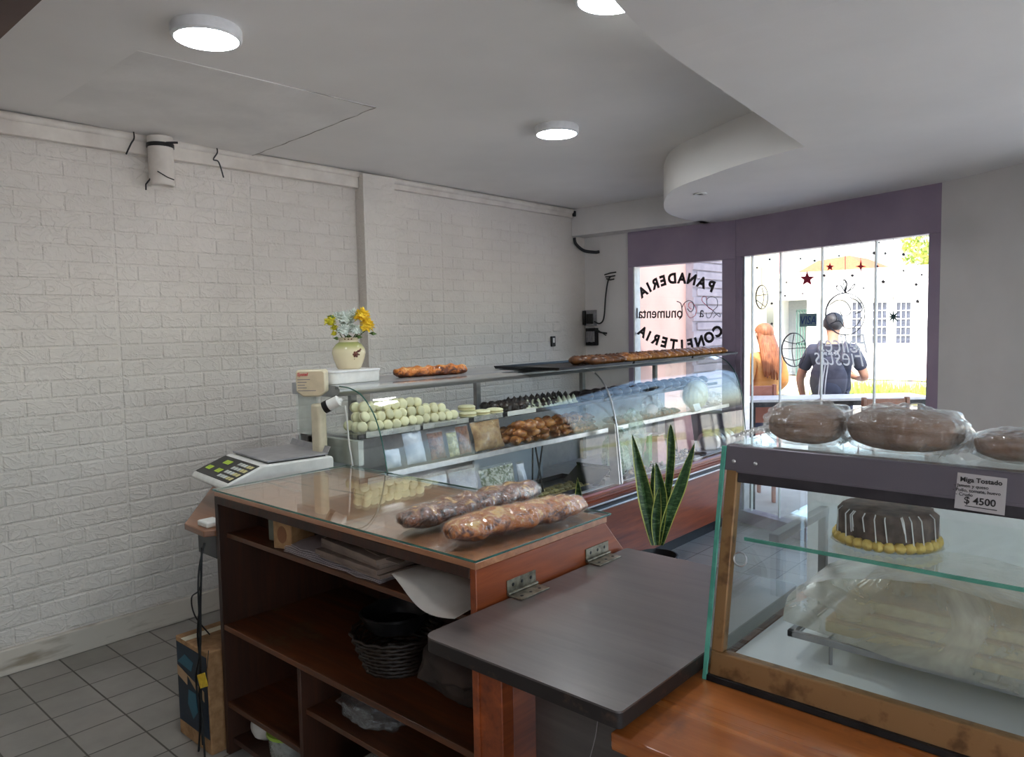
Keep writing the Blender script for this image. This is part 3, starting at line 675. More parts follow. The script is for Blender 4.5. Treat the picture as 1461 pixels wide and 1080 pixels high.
S1, S2, DK = 1.128, .953, .638
GA = 'pale cookies piled on the upper shelf'
def alfajor(r, h):
    t = thing('cookie', 'x', 'cookie', (0, 0, 0))
    pr = [(0, -h * .06), (r * .55, -h * .04), (r * .82, h * .04), (r * .97, h * .18), (r, h * .30), (r * .93, h * .38)]
    MB().lathe(pr + [(0, h * .38)], n=18).lathe([(0, h * .62), (r * .93, h * .62), (r, h * .70), (r * .97, h * .82), (r * .82, h * .96), (r * .55, h * 1.04), (0, h * 1.06)], n=18).build('wafer', m_alf, t)
    MB().lathe([(0, h * .36), (r * .95, h * .36), (r * .97, h * .5), (r * .95, h * .64), (0, h * .64)], n=18).build('filling', m_alfill, t)
    return t
used = {}
def inst(key, proto, loc, rot, label, group, scale=None):
    if key in used: o = copy_tree(proto)
    else: o = proto; used[key] = 1
    o.location = loc; o.rotation_euler = rot
    if scale: o.scale = (scale,) * 3
    o['label'] = label; o['group'] = group
    return o
alf = alfajor(.0245, .029)
for layer, (n, z, rows) in enumerate([(13, .0235, (-2.735, -2.79, -2.845)), (11, .066, (-2.75, -2.805)), (8, .108, (-2.775, -2.83))]):
    for ri, x in enumerate(rows):
        for i in range(n):
            y = 2.055 + layer * .012 + i * .0475
            inst('alf', alf, (x - .013 + random.uniform(-.004, .004), y, S1 + z), (R(90 + random.uniform(-24, 8)), R(random.uniform(-12, 12)), R(70 + random.uniform(-26, 26))),
                 'pale cookie, %s layer, %s row from the glass, %s from the security camera' % (['bottom', 'middle', 'top'][layer], ORD[ri], ORD[i]), GA)
big = alfajor(.048, .03)
for i, (x, y, z, q) in enumerate([(-2.752, 2.735, 0, 'big pale round cookie nearest the pile of small cookies'), (-2.75, 2.838, 0, 'big pale round cookie in the middle of the front three'),
                               (-2.75, 2.94, 0, 'big pale round cookie nearest the chocolate pastries'), (-2.78, 2.755, .031, 'big pale round cookie lying on top of another one')]):
    inst('big', big, (x, y, S1 + z), (0, 0, random.uniform(0, 3)), q, 'large pale cookies')
def lump(name, mt, rad, nz, seed, cat, ns=3.2):
    b = MB().blob((0, 0, rad[2] * .8), rad, 16, 10, nz, ns, seed)
    for v in b.v: v.z = max(v.z, 0)
    o = b.build(name, mt); o['category'] = cat; return o
ch = lump('chocolate_pastry', m_choc, (.034, .03, .028), .3, 3, 'pastry', 5)
for i in range(8):
    for ri, x in enumerate((-2.742, -2.81, -2.88)):
        inst('ch', ch, (x + random.uniform(-.004, .004), 3.03 + i * .058 - (.03 if ri else 0), S1), (0, 0, random.uniform(0, 6)), 'dark chocolate pastry, %s after the big pale cookies, %s row from glass' % (ORD[i], ORD[ri]), 'dark chocolate pastries on the upper shelf')
def cone(name, mt):
    pr = []
    for k in range(9):
        t_ = k / 8; pr.append((.027 * (1 - t_) ** .8 * (1 + .12 * math.sin(t_ * 18)), .055 * t_))
    b = MB().lathe(pr, n=14)
    for v in b.v:
        a = math.atan2(v.y, v.x); k = 1 + .12 * math.sin(5 * a + v.z * 120); v.x *= k; v.y *= k
    o = b.build(name, mt); o['category'] = 'pastry'; return o
cw, cb = cone('meringue_cone', m_mer), cone('chocolate_cone', m_choc)
for i in range(10):
    inst('cw', cw, (-2.735, 3.50 - .47 + .0 + i * .048 + .17, S1), (0, 0, i), 'white meringue cone %s along the front edge of the upper shelf' % ORD[i], 'white meringue cones')
    for ri, x in enumerate((-2.80, -2.855)):
        inst('cb', cb, (x, 3.17 + i * .052, S1), (0, 0, i * 2), 'dark chocolate cone %s behind the white cones, %s row from the glass' % (ORD[i], ORD[ri]), 'dark chocolate cones', 1.25)
dk = lump('chocolate_square', m_choc, (.036, .036, .024), .18, 9, 'pastry', 3)
for i in range(15):
    for ri, x in enumerate((-2.745, -2.825)):
        inst('dk', dk, (x, 3.78 + i * .11, S1), (0, 0, random.uniform(0, 6)), 'dark pastry, %s along the far upper shelf, %s row from the glass' % (ORD[i], ORD[ri]), 'dark pastries on the far upper shelf', 1.3)
# croissant-like pastries
def croissant(name, mt, r=.03, l=.09, bend=.03):
    pts, rr = [], []
    for k in range(11):
        u = k / 10 * 2 - 1; pts.append((u * l / 2, bend * u * u, r * .85)); rr.append(r * (1 - .75 * abs(u) ** 1.8) * (1 + .1 * math.cos(k * PI)))
    b = MB().tube(pts, rr, 12, flat=.85); o = b.build(name, mt, angle=70); o['category'] = 'pastry'; return o
cr = croissant('croissant', m_pastry); crd = croissant('chocolate_croissant', m_pastryd)
GB = 'pastries heaped on the lower shelf'
k = 0
for layer in range(3):
    for i in range(9 - layer):
        for x in (-2.655, -2.73, -2.80)[: 3 - layer // 2]:
            d = i > 7 - layer
            inst('crd' if d else 'cr', crd if d else cr, (x + .015 * layer + random.uniform(-.01, .01), 3.0 + i * .085 + layer * .04, S2 + .002 + layer * .036),
                 (random.uniform(-.15, .15), random.uniform(-.15, .15), random.uniform(0, 6)),
                 'dark pastry at the far end of the heap on the lower shelf' if d else 'golden pastry in the heap on the lower shelf', GB if not d else 'dark pastries at the end of the lower heap')
pl_ = croissant('pastry_roll', m_pastryd, .026, .10, .005)
for i in range(11):
    for ri, x in enumerate((-2.66, -2.74)):
        inst('plr', pl_, (x, 4.02 + i * .07, S2), (0, 0, R(10 + random.uniform(-10, 10))), 'brown pastry roll %s beyond the glass divider on the lower shelf, %s row' % (ORD[i], ORD[ri]), 'pastry rolls on the far lower shelf')

# packets standing on the lower shelf
m_kraftbag = mat('brown_packet_print', W_(150, 92, 62), W_(96, 50, 34), .35, nscale=40, nlo=.4, nhi=.6)
m_goldbag = mat('yellow_green_packet_print', W_(206, 200, 140), W_(150, 146, 90), .3, nscale=30, nlo=.45, nhi=.55)
m_whitebag = mat('pale_blue_packet', W_(214, 218, 228), W_(176, 186, 204), .35, nscale=10, bump=.4, bscale=20)
m_toast = mat('toast_slices', W_(206, 170, 116), W_(160, 116, 68), .6, nscale=30, bump=.3)
m_bluegrey = mat('blue_grey_paper', W_(166, 172, 186), W_(140, 146, 160), .6)
def packet(name, label, x, y, z, wy, hz, dx, m, lean=12, rz=0, film=None, grp=None):
    t = thing(name, label, 'packet', (x, y, z), grp)
    b = MB(); nu, nv = 9, 11; fr, bk = [], []
    for i in range(nu):
        for j in range(nv):
            u, v = i / (nu - 1) * 2 - 1, j / (nv - 1)
            th = dx * .5 * max(0, (1 - abs(u) ** 3)) * max(.04, 1 - abs(2 * v - .9) ** 3)
            n = .006 * mnoise.noise(Vector((u * 3, v * 5, y * 9)))
            fr.append((th + n, u * wy / 2 * (1 - .06 * math.sin(v * PI)), v * hz)); bk.append((-th, u * wy / 2 * (1 - .06 * math.sin(v * PI)), v * hz))
    N = nu * nv; fs = []
    for i in range(nu - 1):
        for j in range(nv - 1):
            a = i * nv + j; q = (a, a + nv, a + nv + 1, a + 1); fs += [q, tuple(N + w for w in q[::-1])]
    rim = [i * nv for i in range(nu)] + [(nu - 1) * nv + j for j in range(1, nv)] + [i * nv + nv - 1 for i in range(nu - 2, -1, -1)] + [j for j in range(nv - 2, 0, -1)]
    for a, c_ in zip(rim, rim[1:] + rim[:1]): fs.append((a, c_, N + c_, N + a))
    M3 = Matrix.Rotation(R(rz), 3, 'Z') @ Matrix.Rotation(R(-lean), 3, 'Y')
    b.add([M3 @ Vector(p) + Vector((x, y, z + .008)) for p in fr + bk], fs)
    b.build('bag_body', m, t, angle=60)
    s_ = MB().add([M3 @ Vector(p) + Vector((x, y, z + .008)) for p in
        [(-.003, -wy * .47, hz), (.003, -wy * .47, hz), (.003, wy * .47, hz), (-.003, wy * .47, hz), (-.003, -wy * .47, hz * 1.06), (.003, -wy * .47, hz * 1.06), (.003, wy * .47, hz * 1.06), (-.003, wy * .47, hz * 1.06)]],
        [(3, 2, 1, 0), (4, 5, 6, 7), (0, 1, 5, 4), (1, 2, 6, 5), (2, 3, 7, 6), (3, 0, 4, 7)])
    s_.build('seal', film or m_film, t, smooth=False)
    if film: MB().add([M3 @ (Vector((p[0] * 1.06 + math.copysign(.002, p[0]), p[1] * 1.03, p[2] * 1.0)) + Vector((0, 0, 0))) + Vector((x, y, z + .008)) for p in fr + bk], fs).build('wrapper', film, t, angle=60)
    return t
packet('bread_bag', 'small white bag on the lower shelf nearest the security camera end', -2.66, 2.16, S2 - .0, .09, .085, .06, m_whitebag, 14)
packet('bread_bag', 'tall pale blue bag second from the security camera end', -2.66, 2.30, S2, .12, .15, .07, m_whitebag, 16)
packet('biscuit_packet', 'brown biscuit packet beside the pale blue bag', -2.66, 2.44, S2, .10, .13, .05, m_kraftbag, 14, film=m_film)
packet('biscuit_packet', 'yellow green packet between two brown packets', -2.645, 2.535, S2, .07, .12, .04, m_goldbag, 14, film=m_film)
packet('biscuit_packet', 'brown biscuit packet touching the bag of toast', -2.66, 2.625, S2, .085, .14, .05, m_kraftbag, 14, film=m_film)
packet('toast_bag', 'clear bag of toast slices on the lower shelf before the pastry heap', -2.655, 2.80, S2, .22, .15, .07, m_toast, 16, film=m_film)
packet('snack_bag', 'pale bag on the display floor nearest the security camera end', -2.57, 2.36, DK, .16, .25, .06, m_whitebag, 10)
packet('snack_bag', 'glossy grey packet on the display floor under the yellow green packet', -2.57, 2.555, DK, .19, .25, .06, m_bluegrey, 12, film=m_film)
packet('herb_bag', 'clear bag of green and white sweets under the bag of toast', -2.565, 2.80, DK, .26, .23, .07, mat('mixed_sweets', W_(206, 208, 196), W_(110, 120, 84), .5, nscale=60, nlo=.42, nhi=.58), 14, film=m_film)
packet('snack_bag', 'white topped packet on the display floor before the wire stand', -2.56, 2.975, DK, .06, .22, .05, m_whitebag, 12)

# deck: tray with biscuits, wire stand, mirrored panel
def tray(name, label, x0, x1, y0, y1, z, h, m, group=None, cat='tray'):
    t = thing(name, label, cat, ((x0 + x1) / 2, (y0 + y1) / 2, z), group)
    MB().box(x0, x1, y0, y1, z, z + .003).build('tray_base', m, t, smooth=False)
    r_ = MB(); w = .006
    r_.hexa([(x0, y0, z), (x1, y0, z), (x1, y0 + .002, z), (x0, y0 + .002, z), (x0 - w, y0 - w, z + h), (x1 + w, y0 - w, z + h), (x1 + w, y0 - w + .002, z + h), (x0 - w, y0 - w + .002, z + h)])
    r_.hexa([(x0, y1 - .002, z), (x1, y1 - .002, z), (x1, y1, z), (x0, y1, z), (x0 - w, y1 + w - .002, z + h), (x1 + w, y1 + w - .002, z + h), (x1 + w, y1 + w, z + h), (x0 - w, y1 + w, z + h)])
    r_.hexa([(x0, y0, z), (x0 + .002, y0, z), (x0 + .002, y1, z), (x0, y1, z), (x0 - w, y0 - w, z + h), (x0 - w + .002, y0 - w, z + h), (x0 - w + .002, y1 + w, z + h), (x0 - w, y1 + w, z + h)])
    r_.hexa([(x1 - .002, y0, z), (x1, y0, z), (x1, y1, z), (x1 - .002, y1, z), (x1 + w - .002, y0 - w, z + h), (x1 + w, y0 - w, z + h), (x1 + w, y1 + w, z + h), (x1 + w - .002, y1 + w, z + h)])
    r_.build('tray_rim', m, t, smooth=False)
    return t
tray('biscuit_tray', 'grey tray of biscuits on the display floor before the divider', -2.85, -2.53, 3.03, 3.66, DK, .03, m_dark)
bi = lump('biscuit', m_biscuit, (.026, .02, .013), .2, 4, 'biscuit', 3)
for i in range(13):
    for j in range(3):
        inst('bi', bi, (-2.56 - j * .06 + random.uniform(-.008, .008), 3.07 + i * .045, DK + .004), (0, 0, random.uniform(0, 6)), 'olive biscuit in the grey tray before the divider', 'biscuits in the grey tray')
t = thing('wire_stand', 'black crossed wire stand standing between the two shelves', 'stand', (-2.70, 3.20, DK))
for i, (a, b) in enumerate((((-2.66, 3.14, DK), (-2.66, 3.15, .94)), ((-2.66, 3.17, DK), (-2.66, 3.24, .94)), ((-2.66, 3.24, DK), (-2.66, 3.17, .94)))):
    MB().tube([a, b], .005, 8).build('rod', m_black, t)
MB().box(-2.72, -2.62, 3.12, 3.26, DK, DK + .004).build('foot', m_black, t)
single(MB().box(-2.99, -2.975, 3.0, 3.62, DK, .93).build('steel_partition', mat('pale_blue_steel', W_(196, 204, 216), W_(176, 186, 200), .3, nscale=6, stretch=(1, .1, 1)), origin=(-2.98, 3.3, DK)), 'shiny steel partition behind the wire stand', 'panel')
t = thing('black_tray', 'empty black tray tilted against the divider inside the display', 'tray', (-2.60, 3.62, DK))
MB().obox((-2.62, 3.60, DK + .055), (.25, .16, .004), (R(28), 0, 0)).build('tray_base', m_black, t)
MB().obox((-2.62, 3.675, DK + .10), (.25, .004, .03), (R(28), 0, 0)).build('tray_rim', m_black, t)

# far half: bags, boxes, bonbons
m_pgreen = glass('green_tinted_plastic', (.86, .97, .90, 1), .06, .15, .6, 22, base=.05, milk=W_(206, 230, 214), milkamt=.25)
m_pinkbox = mat('pink_card', W_(224, 164, 168), W_(214, 150, 156), .5); m_pinkpale = mat('pale_pink_card', W_(214, 184, 186), None, .5)
m_greenprint = mat('green_print', W_(64, 160, 84), W_(40, 130, 62), .4)
def crumple_bag(name, label, c, rad, m, fill=None, seed=0, cat='bag', amt=.25, base=None, group=None):
    t = thing(name, label, cat, (c[0], c[1], c[2] - rad[2]), group)
    b = MB().blob(c, rad, 40, 26, amt, 3.2, seed)
    zb = base if base is not None else c[2] - rad[2] * .9
    for v in b.v:
        n = mnoise.noise(v * 34 + Vector((seed, 0, 0))); v += (v - Vector(c)).normalized() * abs(n) * .012
        v.z = max(v.z, zb)
    b.build('bag_skin', m, t, angle=25)
    return t
t = crumple_bag('sweet_bag', 'big greenish clear plastic bag beside the divider', (-2.60, 3.92, .79), (.085, .13, .15), m_pgreen, seed=2)
MB().blob((-2.60, 3.92, .75), (.06, .10, .11), 14, 10, .3, 4, 5).build('sweets', mat('pale_green_sweets', W_(196, 214, 196), W_(120, 150, 124), .5, nscale=70, nlo=.4, nhi=.6), t)
t = crumple_bag('sweet_bag', 'clear plastic bag leaning on the green printed box', (-2.62, 4.12, .84), (.07, .11, .19), m_pgreen, seed=5)
MB().blob((-2.62, 4.12, .76), (.05, .08, .11), 14, 10, .3, 4, 8).build('sweets', mat('white_sweets', W_(222, 222, 214), W_(140, 150, 130), .5, nscale=70), t)
t = thing('green_box', 'box with a bright green side standing beside the pink box', 'box', (-2.64, 4.28, DK))
MB().obox((-2.64, 4.28, DK + .11), (.10, .07, .22), (0, 0, R(12))).build('carton', m_greenprint, t, bevel=.003)
MB().obox((-2.64, 4.28, DK + .225), (.102, .072, .012), (0, 0, R(12))).build('lid', m_whitep, t, bevel=.003)
t = thing('pink_box', 'pink card box under the clear bag in the far half', 'box', (-2.62, 4.42, DK))
MB().hexa([(-2.70, 4.35, DK), (-2.56, 4.34, DK), (-2.55, 4.50, DK), (-2.69, 4.50, DK), (-2.68, 4.37, DK + .20), (-2.58, 4.36, DK + .20), (-2.59, 4.46, DK + .20), (-2.67, 4.46, DK + .20)]).build('carton', m_pinkbox, t, bevel=.004)
MB().obox((-2.63, 4.413, DK + .207), (.10, .10, .012), (0, 0, .1)).build('lid', m_pinkpale, t, bevel=.003)
t = crumple_bag('sweet_bag', 'pinkish clear bag standing above the pink box on the lower shelf', (-2.66, 4.42, S2 + .075), (.05, .09, .08), m_bag, seed=9, base=S2 + .001)
MB().blob((-2.66, 4.42, S2 + .05), (.035, .07, .045), 14, 10, .2, 4, 3).build('contents', m_pinkpale, t)
bon = lump('bonbon', m_chocflake, (.015, .013, .010), .25, 6, 'bonbon', 3); bonw = lump('bonbon', m_flake, (.013, .010, .009), .25, 8, 'bonbon', 3)
tray('bonbon_tray', 'tray heaped with chocolate bonbons at the far display floor', -2.84, -2.51, 3.86, 4.92, DK, .02, m_black)
for i in range(130):
    w = random.random() < .34; y = random.uniform(3.9, 4.88); x = random.uniform(-2.66, -2.53)
    inst('bonw' if w else 'bon', bonw if w else bon, (x, y, DK + .005 + (-.53 - 2 - x + .0) * .12 * 0 + random.uniform(0, .028) * (1 if x < -2.56 else .4)), (random.uniform(-.5, .5), random.uniform(-.5, .5), random.uniform(0, 6)),
         'cream coloured bonbon among the dark ones' if w else 'dark chocolate bonbon in the heaped tray', 'cream bonbons in the far tray' if w else 'dark bonbons in the far tray')
t = thing('pink_board', 'pale pink card standing behind the bonbons', 'card', (-2.72, 5.0, DK))
MB().obox((-2.74, 5.02, DK + .15), (.008, .26, .30), (0, R(-8), 0)).build('board', m_pinkbox, t, bevel=.002)
MB().obox((-2.78, 5.02, DK + .10), (.008, .10, .20), (0, R(14), 0)).build('stay', m_pinkpale, t)
for i in range(4):
    t = MB().lathe([(0, 0), (.07, 0), (.085, .016), (.087, .02), (.078, .018), (.066, .004), (0, .004)], (0, 0, 0), 28)
    o = t.build('foil_dish', m_steel); o.location = (-2.59, 5.12 + i * .085, DK + .055); o.rotation_euler = (R(-70), 0, R(20))
    single(o, 'shiny dark foil dish, %s of the row leaning at the far display end' % ORD[i], 'dish', 'foil dishes at the far end')
t = crumple_bag('wafer_bag', 'cream coloured round wafer bag on the far lower shelf', (-2.66, 5.05, S2 + .115), (.085, .15, .115), m_film, seed=12, amt=.06, base=S2 + .001)
cb_ = MB().blob((-2.66, 5.05, S2 + .11), (.075, .14, .108), 60, 16, .03, 2, 1)
for v in cb_.v:
    d = v - Vector((-2.66, 5.05, S2 + .11)); a = math.atan2(d.y, d.x); k_ = 1 + .03 * math.sin(a * 26); v.x = -2.66 + d.x * k_; v.y = 5.05 + d.y * k_; v.z = max(v.z, S2 + .002)
cb_.build('wafers', mat('cream_wafers', W_(236, 230, 186), W_(222, 214, 160), .6, nscale=20), t)
single(MB().obox((-2.58, 4.90, S2 + .03), (.03, .10, .055), (0, R(-20), 0)).build('label_card', m_whitep, origin=(-2.58, 4.9, S2), bevel=.002), 'small white card leaning before the cream wafer bag', 'card')
crumple_bag('white_bag', 'small crumpled white bag at the far end of the lower shelf', (-2.66, 5.33, S2 + .05), (.06, .08, .055), m_milky, seed=15, base=S2 + .001)

# ------------------------------------------------------------------ on top of the display
TS = 1.3475
def loaf(name, label, a, b, r, m, seed, z, flat=.7, braid=True, film=None, cat='loaf', group=None, taper=.5):
    a, b = Vector(a + (0,)), Vector(b + (0,)); L_ = (b - a).length; d = (b - a).normalized(); nrm = Vector((-d.y, d.x, 0))
    mid = (a + b) / 2; t = thing(name, label, cat, (mid.x, mid.y, z), group)
    nu, nv = 60, 24
    def surf(off, amp):
        mb = MB(); vs = []
        for i in range(nu + 1):
            u = i / nu; e = (1 - abs(2 * u - 1) ** 6 * taper); e = e if 0 < i < nu else .25
            for j in range(nv):
                an = 2 * PI * j / nv
                rr = r * e * (1 + ((.13 if off == 0 else .05) * math.sin(u * 38 + an * 2) if braid else .05 * math.sin(u * 22 + an)) + amp * mnoise.noise(Vector((u * 14, math.cos(an) * 1.5, math.sin(an) * 1.5 + seed)))) + off
                p = a + d * (L_ * u) + nrm * (math.cos(an) * rr) + Vector((0, 0, max(-.0 - off * .0, r * flat * .98 + math.sin(an) * rr * flat)))
                vs.append(Vector((p.x, p.y, z + max(.0005 if off == 0 else 0.0002, p.z))))
        fs = [(i * nv + j, i * nv + (j + 1) % nv, (i + 1) * nv + (j + 1) % nv, (i + 1) * nv + j) for i in range(nu) for j in range(nv)]
        fs += [tuple(range(nv))[::-1], tuple(range(nu * nv, nu * nv + nv))]
        return mb.add(vs, fs)
    surf(0, .22).build('crust', m, t, angle=60)
    if film: surf(.006, .16).build('film_wrap', film, t, angle=30)
    return t
loaf('braided_loaf', 'golden braided loaf alone on the steel display top', (-2.955, 2.42), (-2.895, 2.87), .036, m_roll, 3, TS, .75, taper=.35)
t = thing('white_tub', 'shallow white plastic tub under the flower vase', 'tub', (-2.99, 2.13, TS))
poly = []
for (cx, cy, a0) in ((-2.90, 2.235, 0), (-3.10, 2.235, 90), (-3.10, 2.02, 180), (-2.90, 2.02, 270)):
    for k in range(6): a = R(a0 + k * 18); poly.append((cx + .035 * math.cos(a), cy + .035 * math.sin(a)))
MB().prism(poly, TS, TS + .058, 'z').build('tub_body', m_whitep, t, bevel=.004, angle=50)
MB().prism([(x * 1.0 + (x + 3.0) * .02, y + (y - 2.127) * .02) for x, y in poly], TS + .054, TS + .062).build('lid', m_lampw, t, bevel=.002, angle=50)
VZ = TS + .062
vx, vy = onz(503, 530, VZ).x, onz(503, 530, VZ).y
vx, vy = -2.985, 2.165
m_vase = NT('cream_glazed_ceramic')
k = m_vase; p = k.n('ShaderNodeBsdfPrincipled'); k.l(p.outputs[0], k.out.inputs[0]); p.inputs['Roughness'].default_value = .18
sx_ = k.n('ShaderNodeSeparateXYZ'); tc = k.n('ShaderNodeTexCoord'); k.l(tc.outputs['Object'], sx_.inputs[0])
k.l(k.ramp(k.math('MULTIPLY', sx_.outputs[2], 1 / .16), [(.0, W_(222, 208, 176)), (.56, W_(216, 206, 170)), (.72, W_(168, 170, 110)), (.80, W_(150, 156, 96)), (.83, W_(206, 196, 170)), (1, W_(200, 188, 160))]), p.inputs['Base Color'])
m_vase = k.m
t = thing('flower_vase', 'cream ceramic vase with brown flower motif on the white tub', 'vase', (vx, vy, VZ))
MB().lathe([(0, 0), (.052, 0), (.058, .006), (.074, .05), (.080, .078), (.076, .100), (.060, .120), (.046, .130), (.044, .138), (.050, .148), (.052, .152), (.046, .152), (.040, .140), (.040, .1), (0, .05)], (vx, vy, VZ), 40).build('vase_body', m_vase, t)
m_motif = mat('brown_motif', W_(120, 70, 52), W_(90, 44, 34), .4)
vd = (Vector((0, 0, 0)) - Vector((vx, vy, 0))).normalized()
mo = MB()
for (ang, z, r) in ((24, .072, .011), (34, .086, .006), (40, .088, .006), (46, .094, .005), (30, .060, .004), (38, .07, .004), (20, .05, .003), (-20, .145, .004), (0, .145, .004), (18, .145, .004)):
    d = Matrix.Rotation(R(ang), 3, 'Z') @ vd
    rad = {True: .0465, False: .0795}[z > .12] if z > .12 else (.0795 - abs(z - .08) * .25)
    q = Vector((vx, vy, VZ + z)) + d * rad
    mo.blob(q, (r, r, r), 10, 6, .2, 4, z * 99)
    if r > .008:
        for a_ in range(6):
            tn = Vector((-d.y, d.x, 0)); mo.blob(q + tn * math.cos(a_ * 1.05) * .010 + Vector((0, 0, math.sin(a_ * 1.05) * .010)), (.006, .006, .006), 8, 5)
mo.build('flower_motif', m_motif, t)
# bouquet
m_fw = mat('white_petals', W_(244, 248, 244), W_(222, 232, 226), .7, nscale=40); m_fy = mat('yellow_petals', W_(250, 228, 84), W_(246, 208, 56), .6, nscale=40)
m_fl = mat('lemon_petals', W_(232, 222, 60), W_(200, 190, 40), .6); m_leaf = mat('flower_leaf', W_(104, 132, 66), W_(70, 100, 46), .6)
bq = thing('flower_bouquet', 'bunch of white and yellow artificial flowers in the cream vase', 'flowers', (vx, vy, VZ + .06))
def flower(c, r, m, seed, n=70, nm='flower_head'):
    mb = MB(); c = Vector(c); rs = random.Random(seed)
    for i in range(n):
        z = 1 - 2 * (i + .5) / n
        if z < -.55: continue
        ph = i * 2.39996; q = math.sqrt(1 - z * z); d = Vector((q * math.cos(ph), q * math.sin(ph), z)).normalized()
        d = (d + Vector((rs.uniform(-.2, .2),) * 3)).normalized(); tn = d.cross(Vector((.3, .2, .9))).normalized(); bn = d.cross(tn)
        w = r * .22; L_ = r * rs.uniform(.85, 1.1)
        p0 = c + d * r * .35; p1 = c + d * L_; pm_ = c + d * (L_ * .75)
        mb.add([p0, pm_ + tn * w, p1 + bn * w * .3, pm_ - tn * w, pm_ + d * .0 + bn * w * .5], [(0, 1, 4), (1, 2, 4), (2, 3, 4), (3, 0, 4)])
    mb.blob(c, (r * .55,) * 3, 10, 7, .2, 4, seed)
    return mb.build(nm, m, bq, smooth=True, angle=180)
right = Vector((vd.y * -1, vd.x, 0)) * 1.0
rv = Vector((rt.x, rt.y, 0)).normalized()
def fpos(dx, dz, dd=0): return Vector((vx, vy, VZ)) + rv * dx + Vector((0, 0, dz)) + vd * dd
for i, (dx, dz, dd, r, m) in enumerate([(-.018, .185, .03, .038, m_fw), (.042, .185, .02, .032, m_fw), (-.01, .245, -.01, .042, m_fw), (.03, .26, -.03, .036, m_fw), (-.05, .255, -.04, .03, m_fw),
                                     (.07, .255, 0, .044, m_fy), (.092, .205, .01, .042, m_fy), (-.085, .232, .01, .036, m_fl), (-.066, .20, .0, .022, m_fl), (-.068, .172, .01, .018, m_fl), (0.0, .215, -.05, .04, m_fw)]):
    flower(fpos(dx, dz, dd), r, m, i, 90 if m is not m_fl else 40)
for i, (dx, dz, dd) in enumerate([(-.02, .17, 0), (.04, .17, 0), (-.06, .20, 0), (.07, .20, 0), (0, .22, -.03), (-.005, .24, -.01), (.09, .19, 0)]):
    MB().tube(catmull([fpos(0, .06), fpos(dx * .3, .13, dd * .3), fpos(dx, dz, dd)], 5), .0025, 6).build('stem', m_leaf, bq)
lf = MB()
for i, (dx, dz) in enumerate([(-.10, .255), (-.02, .16), (.03, .155), (.10, .17), (-.075, .15), (.015, .20)]):
    p = fpos(dx, dz, .01); lf.add([p, p + rv * .02 + Vector((0, 0, .008)), p + rv * .04 + Vector((0, 0, -.004)), p + rv * .02 + Vector((0, 0, -.010)) + vd * .01], [(0, 1, 3), (1, 2, 3), (0, 3, 1)[::-1]])
lf.build('leaf_spray', m_leaf, bq, smooth=False)

# black trays of pastries
TZ = TS + .004
for i, (a, b) in enumerate(((3.22, 3.96), (3.99, 4.72), (4.75, 5.46))):
    tray('baking_tray', ['black baking tray nearest the braided loaf on the display top', 'middle black baking tray on the display top', 'black baking tray nearest the window on the display top'][i], -3.0, -2.52, a, b, TZ, .016, m_black, 'black trays on the display top')
ec = croissant('sweet_bun', m_pastry, .034, .13, .004); ecd = croissant('glazed_bun', m_pastryd, .034, .13, .004)
for i in range(22):
    for ri, x in enumerate((-2.60, -2.745)):
        y = 3.68 + i * .079
        if y > 5.40: continue
        if abs(y - 3.975) < .05 or abs(y - 4.735) < .05: y += .035
        d = i < 4 or (ri == 1 and random.random() < .5)
        inst('ecd' if d else 'ec', ecd if d else ec, (x, y, TZ + .003), (R(random.uniform(-12, 12)), 0, R(random.uniform(-30, 30))), '%s bun %s from the near end of the trays, %s row from the glass' % ('dark glazed' if d else 'golden', ORD[i], ORD[ri]), 'buns on the black trays')

# security camera on the end glass
t = thing('security_camera', 'white security camera clamped on the display end glass', 'security camera', (-2.765, Y0 - .002, 1.285))
MB().lathe([(0, 0), (.030, 0), (.030, .008), (.022, .018), (0, .02)], (0, 0, 0), 24).build('mount_plate', m_whitep, t)
o = t.children[0]; o.location = (0, 0, 0); o.rotation_euler = (R(90), 0, 0)
ca, cb2 = ony(484, 571, 1.92), ony(466, 580, 1.885); dd_ = (cb2 - ca).normalized()
MB().tube([(-2.765, Y0 - .02, 1.285), (-2.77, Y0 - .04, 1.283), tuple(ca)], .011, 12).blob((-2.79, Y0 - .05, 1.283), (.018,) * 3, 12, 8).build('arm', m_whitep, t)
MB().tube([ca, ca + dd_ * .004, cb2 - dd_ * .002, cb2], [.018, .024, .026, .026], 20).build('camera_body', m_whitep, t)
MB().tube([cb2 - dd_ * .012, cb2 + dd_ * .012, cb2 + dd_ * .013], [.0272, .0272, .022], 20).tube([ca + dd_ * .02 + Vector((0, 0, .027)), cb2 + dd_ * .014 + Vector((0, 0, .027))], .003, 6).build('lens_face', m_black, t)
t = MB().tube(catmull([(-2.755, Y0 - .012, 1.26), (-2.745, Y0 - .012, 1.20), (-2.735, Y0 - .012, 1.10), (-2.715, Y0 - .012, 1.0), (-2.69, Y0 - .01, .9)], 6), .004, 8)
single(t.build('camera_wire', m_whitep, origin=(-2.73, Y0, 1.1)), 'thin white wire hanging from the security camera', 'wire')
